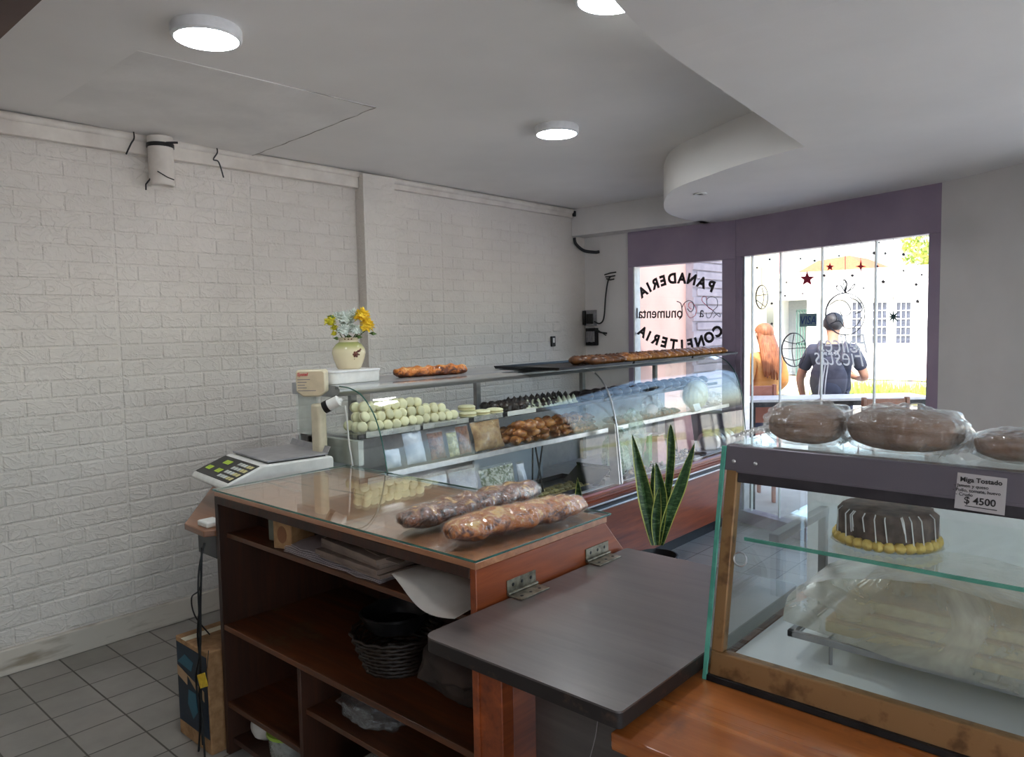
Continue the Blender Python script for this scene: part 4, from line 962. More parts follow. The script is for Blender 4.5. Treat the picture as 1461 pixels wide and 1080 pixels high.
# ------------------------------------------------------------------ wooden counter
CX0, CX1, CY0, CY1, CZ = -2.645, -1.285, 1.292, 1.885, 1.02
ct = thing('wooden_counter', 'glass-topped wooden service counter with open shelves and a hinged flap', 'counter', ((CX0 + CX1) / 2, 1.58, 0))
MB().box(CX0, CX0 + .022, CY0, 1.86, .0, .992).build('side_panel', m_darkwood, ct, bevel=.002)
MB().prism([(CY0 + .03, .0), (2.03, .0), (2.005, .84), (1.86, .992), (CY0, .992), (CY0, .03)], CX1 - .022, CX1, 'x').build('side_panel', m_counterY, ct, bevel=.002)
MB().box(CX1 - .004, CX1 + .075, CY0 + .006, CY0 + .05, 0, .855).build('corner_post', m_counterY, ct, bevel=.003)
MB().box(CX0, CX1, CY0, 1.87, .992, 1.010).build('top_board', m_counter, ct, bevel=.002)
MB().box(CX0 + .02, CX1 - .02, CY0 - .004, CY0 + .016, .966, .994).build('front_rail', m_darkwood, ct, bevel=.002)
MB().box(CX0 - .002, CX1 + .004, CY0 - .004, CY1, 1.0115, 1.0195).build('glass_top', m_glassg, ct, smooth=False)
g = MB().tube([(CX0 - .002, CY0 - .004, 1.0155), (CX1 + .004, CY0 - .004, 1.0155), (CX1 + .004, CY1, 1.0155), (CX0 - .002, CY1, 1.0155)], .003, 6, closed=True)
g.build('glass_edge', m_dkedge, ct)
MB().hexa([(CX0 + .02, 1.83, 0), (CX1 - .02, 1.83, 0), (CX1 - .02, 1.85, 0), (CX0 + .02, 1.85, 0), (CX0 + .02, 1.83, .99), (CX1 - .02, 1.83, .99), (CX1 - .02, 1.85, .99), (CX0 + .02, 1.85, .99)]).build('back_panel', m_darkwood, ct)
SA_, SB_, SC_, SD_ = .85, .505, .207, .345
MB().box(CX0 + .022, CX1 - .022, CY0 + .03, 1.83, SA_ - .018, SA_).build('shelf', m_shelfwood, ct, bevel=.002)
MB().box(CX0 + .022, CX1 - .022, CY0 + .004, 1.83, SB_ - .02, SB_).build('shelf', m_shelfwood, ct, bevel=.002)
MB().box(CX0 + .022, -2.135, CY0 + .004, 1.83, SC_ - .02, SC_).build('shelf', m_shelfwood, ct, bevel=.002)
MB().box(-2.115, CX1 - .022, CY0 + .02, 1.83, SD_ - .018, SD_).build('shelf', m_shelfwood, ct, bevel=.002)
MB().box(-2.135, -2.115, CY0 + .004, 1.83, .06, SB_ - .02).build('divider', m_darkwood, ct, bevel=.002)
MB().box(CX0 + .022, CX1 - .022, CY0 + .02, 1.83, .04, .06).build('bottom_board', m_darkwood, ct)
MB().box(CX0 + .022, CX0 + .30, CY0 + .16, CY0 + .175, SA_, .992).build('cubby_panel', m_darkwood, ct)
# counter things on shelves
m_card = mat('tan_cardboard', W_(168, 128, 88), W_(140, 102, 66), .8, nscale=30, bump=.2); m_kraft = mat('kraft_paper', W_(136, 116, 104), W_(106, 88, 78), .8, nscale=8, bump=.2, bscale=14)
m_wpaper = mat('white_wrapping_paper', W_(206, 198, 190), W_(180, 172, 164), .7, nscale=5); m_greyp = mat('greyish_wrapping_paper', W_(188, 176, 178), W_(160, 148, 152), .6, nscale=6, bump=.3, bscale=9, bdist=.006)
t = thing('wooden_block_box', 'small tan printed box standing on the upper counter shelf', 'box', (-2.30, 1.40, SA_))
t.name = 'printed_box'
MB().obox((-2.285, 1.40, SA_ + .052), (.075, .13, .10), (0, 0, R(20))).build('carton', m_card, t, bevel=.003)
MB().obox((-2.29, 1.40, SA_ + .104), (.077, .132, .006), (0, 0, R(20))).build('lid', m_card, t, bevel=.001)
mo = MB(); c0 = Vector((-2.285, 1.40, SA_ + .052)); rz = Matrix.Rotation(R(20), 3, 'Z')
mo.add([c0 + rz @ Vector((.012 * math.cos(a * PI / 8) * 1.6 , -.0665, .03 * math.sin(a * PI / 8))) for a in range(16)] + [c0 + rz @ Vector((.012 * math.cos(a * PI / 8) * 1.6, -.0655, .03 * math.sin(a * PI / 8))) for a in range(16)], [tuple(range(16)), tuple(range(16, 32))] + [(i, (i + 1) % 16, 16 + (i + 1) % 16, 16 + i) for i in range(16)])
mo.build('print', mat('brown_print', W_(130, 84, 54), None, .7), t, smooth=False)
t = thing('grey_carton', 'small grey-green box wedged behind the tan printed box', 'box', (-2.38, 1.42, SA_))
MB().obox((-2.385, 1.43, SA_ + .05), (.05, .12, .095), (0, 0, R(8))).build('carton', mat('grey_green_card', W_(110, 110, 96), None, .7), t, bevel=.003); MB().obox((-2.385, 1.43, SA_ + .1), (.052, .122, .006), (0, 0, R(8))).build('lid', m_greyp, t)
def paper(name, label, x0, x1, y0, y1, zf, m, nx=16, ny=12, th=.002, seed=0, amp=.006, group=None):
    g_ = []
    for i in range(nx):
        r_ = []
        for j in range(ny):
            u, v = i / (nx - 1), j / (ny - 1); x, y = x0 + (x1 - x0) * u, y0 + (y1 - y0) * v
            r_.append((x + .010 * mnoise.noise(Vector((v * 6, seed, 1))), y + .010 * mnoise.noise(Vector((u * 7, seed, 5))), zf(u, v) + amp * abs(mnoise.noise(Vector((u * 5, v * 5, seed))))))
        g_.append(r_)
    o = MB().sheet(g_, th).build(name, m, origin=((x0 + x1) / 2, (y0 + y1) / 2, zf(.5, .5)), angle=50)
    return single(o, label, 'paper', group)
for i in range(5):
    paper('paper_sheet', 'flat greyish wrapping sheet, %s from the top of the pile on the upper shelf' % ORD[4 - i], -2.24 - .006 * i, -1.72, 1.33 + .004 * i, 1.76, lambda u, v, i=i: SA_ + .003 + .0045 * i, m_greyp, seed=i, amp=.001 if i < 4 else .004, group='greyish wrapping sheets on the upper shelf')
def slab_stack(name, label, x0, x1, y0, y1, z, n, m, rz, sd):
    rs = random.Random(sd); t = thing(name, label, 'paper stack', ((x0 + x1) / 2, (y0 + y1) / 2, z)); zz_ = z
    for i in range(n):
        h = rs.uniform(.010, .018); dx, dy = rs.uniform(-.012, .012), rs.uniform(-.012, .006)
        b = MB(); nn = 14; cx, cy = (x0 + x1) / 2 + dx, (y0 + y1) / 2 + dy; w, d_ = (x1 - x0) / 2, (y1 - y0) / 2; pl = []
        for e in range(4):
            for q in range(nn):
                u = q / nn * 2 - 1; X, Y = [(u * w, -d_), (w, u * d_), (-u * w, d_), (-w, -u * d_)][e]
                k_ = 1 + .018 * mnoise.noise(Vector((X * 22, Y * 22, sd + i * 3))); pl.append((X * k_, Y * k_))
        a = R(rz + rs.uniform(-3, 3)); pl = [(cx + X * math.cos(a) - Y * math.sin(a), cy + X * math.sin(a) + Y * math.cos(a)) for X, Y in pl]
        b.prism(pl, zz_, zz_ + h); b.build('paper_bundle', m, t, angle=30, bevel=.0015); zz_ += h + .0005
    return t, zz_
t, zz_ = slab_stack('kraft_stack', 'stack of folded brown kraft paper in the middle of the upper shelf', -2.01, -1.68, 1.318, 1.60, SA_ + .027, 4, m_kraft, -4, 3)
paper('kraft_sheet', 'torn brown kraft sheet draped over the paper stack', -2.0, -1.63, 1.33, 1.66, lambda u, v: zz_ + .006 + .012 * math.sin(u * 5) * (1 - v), m_kraft, seed=9, amp=.010)
t2, z2_ = slab_stack('kraft_stack', 'second stack of brown kraft paper beside the white curled sheet', -1.66, -1.43, 1.37, 1.58, SA_ + .003, 1, m_kraft, 3, 7)
g_ = []
for i in range(18):
    u = i / 17; row = []
    for j in range(10):
        v = j / 9; x = -1.585 + .265 * u - .03 * (1 - v); y = 1.29 + .42 * v - .045 * (1 - v) * math.sin(u * PI * .9)
        row.append((x, y, SA_ + .066 - .058 * (1 - v) ** 1.2 * (1 / (1 + math.exp(-(u - .5) * 8))) + .004 * math.sin(u * 6)))
    g_.append(row)
single(MB().sheet(g_, .0015).build('white_paper_sheet', m_wpaper, origin=(-1.45, 1.45, SA_ + .06), angle=60), 'white wrapping sheet curling over the shelf edge by the flap', 'paper')
# wicker basket on the middle shelf + dark tubs
m_wick = mat('dark_wicker', W_(46, 30, 22), W_(28, 18, 12), .5, nscale=60, bump=.5)
t = thing('wicker_basket', 'dark round wicker basket on the middle counter shelf', 'basket', (-1.86, 1.50, SB_))
for i in range(9):
    z = SB_ + .008 + i * .014; r = .105 + i * .005
    MB().tube([(-1.86 + r * math.cos(a * PI / 16) * (1 + .03 * (1 if (a + i) % 2 else -1)), 1.50 + r * math.sin(a * PI / 16) * (1 + .03 * (1 if (a + i) % 2 else -1)), z) for a in range(32)], .006, 6, closed=True).build('wicker_ring', m_wick, t)
MB().lathe([(0, 0), (.105, 0), (.105, .006), (0, .006)], (-1.86, 1.50, SB_ + .001), 28).build('basket_base', m_wick, t)
m_shinyrim = mat('shiny_packet_rim', W_(150, 140, 134), W_(60, 44, 38), .2, nscale=70, nlo=.52, nhi=.6)
t = MB().lathe([(.0, 0), (.09, 0), (.115, .05), (.11, .055), (.085, .01), (0, .008)], (-1.86, 1.5, SB_ + .13), 30); t.jitter(.008, 30, 3)
single(t.build('foil_tray', m_dark, origin=(-1.86, 1.5, SB_ + .13)), 'dark dented metal tray lying in the wicker basket', 'tray')
m_sack = mat('dark_cloth', W_(60, 44, 36), W_(36, 26, 20), .8, nscale=8, bump=.5, bscale=20)
b = MB().blob((-1.52, 1.52, SB_ + .10), (.16, .15, .10), 30, 18, .25, 3, 4)
for v in b.v: v.z = max(v.z, SB_ + .001)
single(b.build('cloth_bundle', m_sack, origin=(-1.52, 1.52, SB_)), 'dark crumpled cloth bundle at the flap end of the middle shelf', 'cloth')
# lower compartments
crumple_bag('plastic_bag', 'small clear plastic bag on the low right-hand counter shelf', (-1.88, 1.42, SD_ + .045), (.14, .09, .05), m_bag, seed=21, base=SD_ + .001)
b = crumple_bag('plastic_bag', 'large full pale plastic bag at the bottom of the counter', (-1.72, 1.36, .17), (.17, .12, .14), m_milky, seed=23, base=.062, amt=.12)
MB().blob((-1.72, 1.36, .16), (.15, .10, .11), 22, 14, .15, 3, 6).build('bag_contents', mat('pinkish_contents', W_(170, 140, 130), W_(120, 96, 90), .7, nscale=12), b)
t = thing('lidded_tub', 'clear tub with a lime green lid at the bottom of the counter', 'tub', (-2.36, 1.40, .06))
MB().lathe([(0, 0), (.075, 0), (.082, .09), (.078, .09), (.072, .006), (0, .006)], (-2.36, 1.40, .06), 28).build('tub_body', m_milky, t)
MB().lathe([(0, .104), (.06, .102), (.066, .098), (.086, .096), (.088, .086), (.084, .086), (0, .092)], (-2.36, 1.40, .06), 28).build('lid', mat('lime_green_plastic', W_(150, 176, 60), None, .4), t)
b = MB().blob((-2.52, 1.40, .06 + .05), (.07, .06, .05), 16, 12, .2, 3, 7)
for v in b.v: v.z = max(v.z, .061)
single(b.build('crumpled_paper', m_wpaper, origin=(-2.52, 1.4, .06)), 'crumpled white paper left of the lime lidded tub', 'paper')
t = thing('small_box', 'small worn white box against the brown post under the flap', 'box', (-1.345, 1.33, SB_))
m_wornbox = mat('speckled_white_card', W_(206, 196, 182), W_(120, 100, 84), .7, nscale=34, nlo=.30, nhi=.40)
MB().hexa([(-1.40, 1.30, SD_), (-1.325, 1.295, SD_), (-1.32, 1.36, SD_), (-1.395, 1.365, SD_), (-1.40, 1.302, SD_ + .055), (-1.325, 1.297, SD_ + .06), (-1.32, 1.36, SD_ + .075), (-1.395, 1.365, SD_ + .07)]).build('carton', m_wornbox, t, bevel=.003)
MB().hexa([(-1.401, 1.302, SD_ + .058), (-1.324, 1.297, SD_ + .063), (-1.319, 1.36, SD_ + .078), (-1.396, 1.366, SD_ + .073), (-1.396, 1.306, SD_ + .064), (-1.328, 1.301, SD_ + .070), (-1.323, 1.356, SD_ + .084), (-1.391, 1.361, SD_ + .079)]).build('lid', m_wornbox, t, bevel=.002)

# wrapped loaves on the counter
loaf('wrapped_loaf', 'film-wrapped dark braided loaf farther from the flap', (-1.625, 1.335), (-1.595, 1.90), .056, m_roll2, 11, 1.0195, .62, film=m_film, group='wrapped loaves on the counter')
loaf('wrapped_loaf', 'film-wrapped golden loaf nearer the flap hinges', (-1.435, 1.335), (-1.345, 1.82), .054, m_roll, 17, 1.0195, .66, film=m_film, braid=False, group='wrapped loaves on the counter')

# flap with hinges
FZ = .893
fl = thing('counter_flap', 'dark laminate counter flap hinged between counter and glass case', 'flap', (-1.0, 1.5, FZ))
out = []
FX0, FX1, FY0, FY1 = -1.272, -.732, 1.10, 1.96
for (cx, cy, a0, r_) in ((FX1 - .012, FY1 - .012, 0, .012), (FX0 + .012, FY1 - .012, 90, .012), (FX0 + .03, FY0 + .03, 180, .03), (FX1 - .012, FY0 + .012, 270, .012)):
    for k in range(6): a = R(a0 + k * 18); out.append((cx + r_ * math.cos(a), cy + r_ * math.sin(a)))
MB().prism(out, FZ - .004, FZ).build('laminate_top', m_flap, fl, angle=50)
MB().prism(out, FZ - .034, FZ - .0042).build('board', m_flapedge, fl, angle=50)
for i, y in enumerate((1.463, 1.813)):
    b = MB().box(CX1 - .0, CX1 + .004, y - .058, y + .058, FZ + .004, FZ + .042).box(CX1 + .004, CX1 + .052, y - .058, y + .058, FZ + .0005, FZ + .004)
    hb = b.build('hinge', m_hinge, fl, bevel=.001)
    MB().tube([(CX1 + .007, y - .06, FZ + .007), (CX1 + .007, y + .06, FZ + .007)], .0045, 10).build('hinge_pin', m_hinge, hb)
    sc = MB()
    for q in (-.036, 0, .036): sc.lathe([(0, 0), (.005, 0), (.004, .002), (0, .002)], (0, 0, 0), 8)
    sc = MB()
    for q in (-.036, 0, .036):
        sc.blob((CX1 + .004, y + q, FZ + .027), (.0015, .005, .005), 10, 6); sc.blob((CX1 + .034, y + q, FZ + .004), (.005, .005, .0015), 10, 6)
    sc.build('screw_row', m_dark, hb)
sg = MB().tube(catmull([(-1.02, 1.625, FZ + .0006), (-1.005, 1.63, FZ + .0006), (-.99, 1.63, FZ + .0006)], 4), .0012, 5)
# gate under the flap
t = thing('gate_door', 'dark scuffed gate door standing under the flap', 'door', (-1.0, 1.40, 0))
MB().box(-1.19, -.79, 1.40, 1.42, .05, .845).build('door_leaf', m_flap, t, bevel=.003)
MB().tube(catmull([(-1.02, 1.398, .55), (-1.0, 1.398, .62), (-.985, 1.398, .70), (-.95, 1.398, .78)], 6), .0012, 5).build('scratch', m_greyp, t)
MB().box(-1.16, -1.12, 1.40, 1.42, 0, .05).box(-.86, -.82, 1.40, 1.42, 0, .05).build('foot', m_black, t)

# orange ledge under the glass case
LZ = .845
lt = thing('wooden_side_counter', 'orange varnished wooden side counter under the glass case', 'counter', (-.1, 1.5, 0))
MB().box(-.757, .60, 1.105, 2.05, LZ - .035, LZ).build('top_board', m_ledge, lt, bevel=.004)
MB().box(-.72, .56, 1.16, 2.0, .06, LZ - .036).build('cabinet_body', m_darkwood, lt, bevel=.003)
MB().box(-.70, .54, 1.2, 1.96, 0, .06).build('plinth', m_black, lt)

# ------------------------------------------------------------------ glass display case on the ledge
KX0, KX1, KZ0, KZ1, KYB = -.713, .42, .846, 1.335, 1.98
def ky(z): return 1.412 + (z - .865) * .19
cs = thing('glass_case', 'countertop glass bread case with dark top rail and tan frame', 'display case', (-.15, 1.7, KZ0))
def slant(mb, x0, x1, z0, z1, o0, o1):
    return mb.hexa([(x0, ky(z0) + o0, z0), (x1, ky(z0) + o0, z0), (x1, ky(z0) + o1, z0), (x0, ky(z0) + o1, z0), (x0, ky(z1) + o0, z1), (x1, ky(z1) + o0, z1), (x1, ky(z1) + o1, z1), (x0, ky(z1) + o1, z1)])
m_tan = mat('worn_tan_metal', W_(150, 112, 72), W_(104, 72, 42), .4, metal=.3, nscale=18, nlo=.32, nhi=.46)
m_gunrail = mat('grey_violet_aluminium', W_(118, 112, 122), W_(104, 98, 108), .3, metal=.5, nscale=4, stretch=(.2, 1, 1))
m_darkrail = mat('dark_rail', W_(62, 58, 64), W_(52, 48, 54), .4, metal=.3)
slant(MB(), KX0, KX1, KZ0 + .004, .905, 0, .025).build('bottom_rail', m_tan, cs, bevel=.003)
slant(MB(), KX0 - .002, KX1, KZ0, KZ0 + .012, -.008, .03).build('sill_strip', m_dark, cs, bevel=.001)
st_ = slant(MB(), KX0, KX0 + .026, .905, 1.285, 0, .025).build('frame_post', m_tan, cs, bevel=.003)
slant(MB(), KX0 - .002, KX1, 1.282, KZ1, -.004, .03).build('top_rail', m_gunrail, cs, bevel=.002)
slant(MB(), KX0 + .026, KX1, 1.258, 1.282, .002, .024).build('door_track', m_darkrail, cs, bevel=.002)
slant(MB(), KX0 + .026, KX1, 1.28, 1.284, -.006, .0).build('rail_lip', m_gunrail, cs)
sc = MB()
for x in (KX0 + .018, KX0 + .066): sc.blob((x, ky(1.302) - .005, 1.302), (.0045, .003, .0045), 10, 8)
sc.build('screw_row', m_alu, cs)
slant(MB(), KX0 + .026, KX1, .905, 1.258, .010, .014).build('sliding_glass', m_glass, cs, smooth=False)
rg = MB().tube([(KX0 + .045 + .014 * math.cos(a * PI / 12), ky(1.10 + .014 * math.sin(a * PI / 12)) + .007, 1.10 + .014 * math.sin(a * PI / 12)) for a in range(24)], .0018, 6, closed=True)
rg.build('finger_ring', m_alu, cs)
eg = MB().prism([(ky(KZ0) - .004, KZ0), (KYB, KZ0), (KYB, KZ1 - .002), (ky(KZ1) - .004, KZ1 - .002)], KX0 - .010, KX0 - .002, 'x'); eg.build('end_glass', m_glassg, cs, smooth=False)
slant(MB(), KX0 - .011, KX0 - .001, KZ0, KZ1 - .002, -.008, -.003).build('glass_edge', m_gedge, cs, bevel=.001)
MB().box(KX0 - .002, KX1, ky(KZ1) - .0, KYB, KZ1 - .006, KZ1 + .001).build('glass_top', m_glassg, cs, smooth=False)
m_mirror = mat('worn_mirror_steel', W_(216, 220, 224), W_(196, 202, 208), .16, metal=1, nscale=3)
m_whitesteel = mat('bright_white_steel', W_(240, 243, 246), W_(230, 234, 238), .15, metal=.2, nscale=3)
MB().box(KX0, KX1, ky(.86) + .026, KYB, KZ0 + .006, KZ0 + .012).build('case_floor', m_whitesteel, cs, smooth=False)
MB().box(KX0, KX1, KYB - .006, KYB, KZ0 + .012, KZ1 - .007).build('back_glass', m_milky if False else glass('frosted_back_glass', (.95, .97, .97, 1), .06, .08, 0, 8, .04, W_(250, 252, 253), .8, .15), cs, smooth=False)
MB().box(KX1 - .006, KX1, 1.5, KYB, KZ0 + .012, KZ1).build('end_glass', m_glassg, cs, smooth=False)
SHZ = 1.128
MB().box(-.69, KX1 - .01, 1.535, KYB - .02, SHZ - .007, SHZ).build('glass_shelf', m_glassg, cs, smooth=False)
MB().box(-.69, KX1 - .01, 1.531, 1.535, SHZ - .0075, SHZ).build('shelf_edge', m_gedge, cs, smooth=False)
for x in (-.66, .1): MB().box(x - .012, x + .012, 1.62, 1.95, SHZ - .028, SHZ - .008).box(x - .01, x + .01, 1.93, 1.95, KZ0 + .012, SHZ - .008).build('shelf_bracket', m_grey, cs, bevel=.002)
# cake
t = thing('cake_plate', 'round glass plate under the chocolate cake', 'plate', (-.44, 1.675, SHZ))
MB().lathe([(0, 0), (.07, 0), (.112, .008), (.116, .011), (.112, .012), (.07, .004), (0, .004)], (-.44, 1.675, SHZ), 44).build('plate_body', glass('plate_glass', (.95, .97, .96, 1), .08, .05, base=.08), t)
cz = SHZ + .0045
t = thing('chocolate_cake', 'dark chocolate cake with a yellow cream base in the glass case', 'cake', (-.44, 1.675, cz))
b = MB().lathe([(0, 0), (.088, 0), (.092, .006), (.092, .062), (.086, .072), (0, .074)], (-.44, 1.675, cz + .002), 60)
for v in b.v:
    if (v.xy - Vector((-.44, 1.675))).length > .06:
        n = mnoise.noise(v * 60); v += Vector((v.x + .44, v.y - 1.675, 0)).normalized() * n * .010
b.build('cake_body', mat('cocoa_frosting', W_(112, 92, 84), W_(62, 48, 42), .6, nscale=40, bump=.6, bscale=50), t, angle=60)
b = MB()
for i in range(30):
    a = 2 * PI * i / 30; b.blob((-.44 + .094 * math.cos(a), 1.675 + .094 * math.sin(a), cz + .010), (.012, .012, .011), 10, 7, .2, 4, i)
b.build('cream_base', mat('yellow_cream', W_(236, 208, 120), W_(216, 180, 90), .5, nscale=40), t)
b = MB()
for i in range(26):
    a = random.uniform(0, 2 * PI); z1 = cz + .075; L_ = random.uniform(.02, .05); r_ = .094
    b.tube([(-.44 + r_ * .93 * math.cos(a), 1.675 + r_ * .93 * math.sin(a), z1 - .002), (-.44 + r_ * 1.03 * math.cos(a), 1.675 + r_ * 1.03 * math.sin(a), z1 - .010), (-.44 + r_ * 1.05 * math.cos(a + .05), 1.675 + r_ * 1.05 * math.sin(a + .05), z1 - .012 - L_)], .0013, 5)
b.build('icing_drips', m_lampw, t)
# lower rack with bagged sponge sheets
RZ = .915
t = thing('wire_rack', 'low grey steel rack on the case floor under the bagged sponge', 'rack', (-.2, 1.75, KZ0 + .012))
rk = MB(); rk.box(-.62, .36, 1.60, 1.612, RZ - .014, RZ).box(-.62, .36, 1.93, 1.942, RZ - .014, RZ).box(-.62, -.608, 1.60, 1.94, RZ - .014, RZ)
for i in range(16): rk.box(-.60 + i * .062, -.596 + i * .062, 1.61, 1.935, RZ - .006, RZ - .001)
rk.build('rack_top', m_grey, t, bevel=.001)
for x, y in ((-.53, 1.612), (-.05, 1.612), (-.53, 1.92), (-.05, 1.92), (.33, 1.612), (.33, 1.92)):
    MB().tube([(x, y, KZ0 + .012), (x, y, RZ - .012)], .004, 8).build('leg', m_grey, t)
m_sponge = mat('pale_sponge', W_(226, 208, 158), W_(208, 186, 134), .8, nscale=40, bump=.3); m_sponget = mat('sponge_crust', W_(206, 172, 122), W_(186, 148, 100), .7, nscale=14)
for i in range(3):
    x0 = -.55 + .02 * i
    t = thing('sponge_sheet', ['bottom sponge sheet of the bagged stack in the glass case', 'middle sponge sheet of the bagged stack in the glass case', 'top sponge sheet of the bagged stack in the glass case'][i], 'sponge cake', (-.2, 1.77, RZ + .004 + i * .03), 'bagged sponge sheets')
    MB().box(x0, .33, 1.632 + .006 * i, 1.90, RZ + .004 + i * .031, RZ + .028 + i * .031).build('crumb', m_sponge, t, bevel=.005)
    MB().box(x0 + .001, .329, 1.633 + .006 * i, 1.899, RZ + .028 + i * .031, RZ + .034 + i * .031).build('crust', m_sponget, t, bevel=.002)
g_ = []
for i in range(40):
    u = i / 39; row = []
    for j in range(18):
        v = j / 17; x = -.645 + 1.0 * u; ed = min(1, u * 3.2) * min(1, (1 - u) * 6 + .2); w = .10 + .075 * min(1, ed + .15)
        an = PI * v; hh = .05 + (.10 + .012 * math.sin(u * 9)) * ed ** .5
        y = 1.765 - math.cos(an) * (w + .012); z = RZ + .003 + hh * min(1, math.sin(an) * 1.5) ** .8
        n = mnoise.noise(Vector((x * 16, y * 9, z * 6))); row.append((x, y - n * .004, z + n * .009 * math.sin(an)))
    g_.append(row)
single(MB().sheet(g_, .0006).build('sponge_bag', m_milky, origin=(-.2, 1.76, RZ), angle=40), 'long translucent bag over the sponge sheets in the glass case', 'bag')

# price card
pz = 1.294
t = thing('price_card', 'small white handwritten price card on the case top rail', 'sign', (-.241, ky(pz) - .006, pz))
cdir = Vector((0, .19, 1)).normalized(); cn = Vector((0, -1, .19)).normalized()
cc_ = Vector((-.241, ky(pz) - .004, pz)) + cn * .0015
q = [(-.038, -.030), (.037, -.032), (.038, .031), (-.036, .033)]
def CP(x, z, o=0): return cc_ + Vector((x, 0, 0)) + cdir * z + cn * o
MB().add([CP(x, z, 0) for x, z in q] + [CP(x, z, .0012) for x, z in q], [(3, 2, 1, 0), (4, 5, 6, 7), (0, 1, 5, 4), (1, 2, 6, 5), (2, 3, 7, 6), (3, 0, 4, 7)]).build('card', mat('greyish_white_card', W_(192, 186, 188), W_(180, 174, 176), .7), t, smooth=False)
tx = MB()
for s_, x, z, sz in (('Miga Tostado', .0, .018, .0115), ('- Jamon y queso', -.014, .0085, .008), ('- Pollo, tomate, huevo', -.006, .0005, .008), ('- Crudo', -.024, -.007, .008), ('$ 4500', .0, -.0195, .017)):
    put_text(tx, s_, sz, CP(x, z, .0016), (1, 0, 0), cdir, depth=.0002, offset=.0003 if sz > .01 else .0001)
tx.add([CP(-.022, -.0245, .0016), CP(.026, -.026, .0016), CP(.026, -.0245, .0016), CP(-.022, -.0232, .0016)], [(0, 1, 2, 3)])
tx.build('handwriting', m_ink, t, smooth=False)

# bread bags on the case
TZC = KZ1 + .001
def bagged(name, label, c, rx, ry, rz, seed, tails, kind='round', rot=0):
    t = thing(name, label, 'bagged bread', (c[0], c[1], TZC), 'bread bags on the glass case')
    rr = Matrix.Rotation(R(rot), 3, 'Z')
    def mk(s, nz, ns, wr):
        sg_ = lambda x, e: math.copysign(abs(x) ** e, x)
        b = MB().blob((0, 0, 0), (rx * s, ry * s, rz * s), 56, 36, nz, ns, seed, fn=lambda p, d: Vector((p.x / max(abs(d.x), 1e-4) * abs(sg_(d.x, .8)), p.y / max(abs(d.y), 1e-4) * abs(sg_(d.y, .8)), p.z / max(abs(d.z), 1e-4) * abs(sg_(d.z, .72)))))
        for v in b.v:
            if wr:
                d = v.normalized(); v += d * (abs(mnoise.noise(v * 42 + Vector((seed, 0, 0)))) * .013 + abs(mnoise.noise(Vector((v.x * 14, v.y * 14, v.z * 60)))) * .006)
        b.v = [rr @ v + Vector((c[0], c[1], TZC + rz * .93)) for v in b.v]
        for v in b.v: v.z = max(v.z, TZC + (.0006 if wr else .002))
        return b
    mk(.95, .07, 2.2, False).build('bread', m_crust, t)
    b = mk(1.04, .07, 2.2, True)
    b.build('bag_skin', m_bag, t, angle=22)
    for k_, (dirv, L_, w) in enumerate(tails):
        d = Vector(dirv).normalized(); n_ = Vector((-d.y, d.x, 0)); g_ = []
        for i in range(16):
            u = i / 15; row = []
            for j in range(13):
                v = j / 12 * 2 - 1; ww = w * (.75 - .35 * math.sin(u * PI * .9) + .5 * u)
                p = Vector((c[0], c[1], TZC)) + d * (abs(d.x) * rx + abs(d.y) * ry - .03 + L_ * u) + n_ * v * ww
                p.z = TZC + .003 + (rz * .9 * (1 - u) ** 1.5 + .03 * u * (1 - u)) * (1 - v * v * .6) + .016 * abs(mnoise.noise(Vector((u * 7, v * 7, seed + k_))))
                row.append(p)
            g_.append(row)
        MB().sheet(g_, .0005).build('bag_tail', m_bag, t, angle=22)
    return t
bagged('bagged_bread', 'smaller round brown loaf in a clear bag above the case corner', (-.588, 1.625), .080, .072, .043, 3, [((-1, -.02, 0), .10, .06), ((1, .0, 0), .03, .035)])
bagged('bagged_bread', 'larger brown loaf in a clear bag in the middle of the case top', (-.40, 1.635), .110, .075, .044, 6, [((-1, 0, 0), .03, .04)], rot=-8)
bagged('bagged_bread', 'flat wrinkled bread bag at the price card end of the case top', (-.19, 1.63), .09, .07, .028, 11, [((-1, -.1, 0), .07, .06)])

# ------------------------------------------------------------------ desk, scale, carton, plant
ds = thing('small_desk', 'low brown desk with a black drawer beside the counter', 'desk', (-3.1, 1.9, 0))
DZ = .86
MB().prism([(-2.85, 1.268), (-2.68, 1.262), (-2.66, 1.30), (-2.66, 1.95), (-3.24, 1.95), (-3.24, 2.45), (-3.85, 2.45), (-3.85, 1.98), (-3.42, 1.66)], DZ - .025, DZ).build('desk_top', m_desk, ds, bevel=.004)
MB().prism([(-2.83, 1.31), (-2.68, 1.31), (-2.68, 1.90), (-3.2, 1.90), (-3.2, 1.62)], DZ - .12, DZ - .026).build('drawer', m_black, ds, bevel=.004)
for x, y in ((-2.72, 1.42), (-3.3, 2.38), (-3.8, 2.38), (-3.2, 1.80), (-3.8, 2.02)):
    MB().box(x - .02, x + .02, y - .02, y + .02, 0, DZ - .026).build('leg', m_black, ds, bevel=.002)
o = single(MB().box(-2.78, -2.70, 1.285, 1.35, DZ, DZ + .022).build('white_dish', m_whitep, origin=(-2.74, 1.32, DZ), bevel=.006), 'small white plastic box at the desk front corner', 'box')
o = single(MB().box(-3.02, -2.78, 1.62, 1.86, DZ, DZ + .075).build('riser_box', m_black, origin=(-2.9, 1.74, DZ), bevel=.003), 'black block lifting the price scale off the desk', 'block')
DZ = DZ + .075
sc_ = thing('price_scale', 'white electronic price scale with grey platform beside the counter', 'scale', (-2.95, 1.74, DZ))
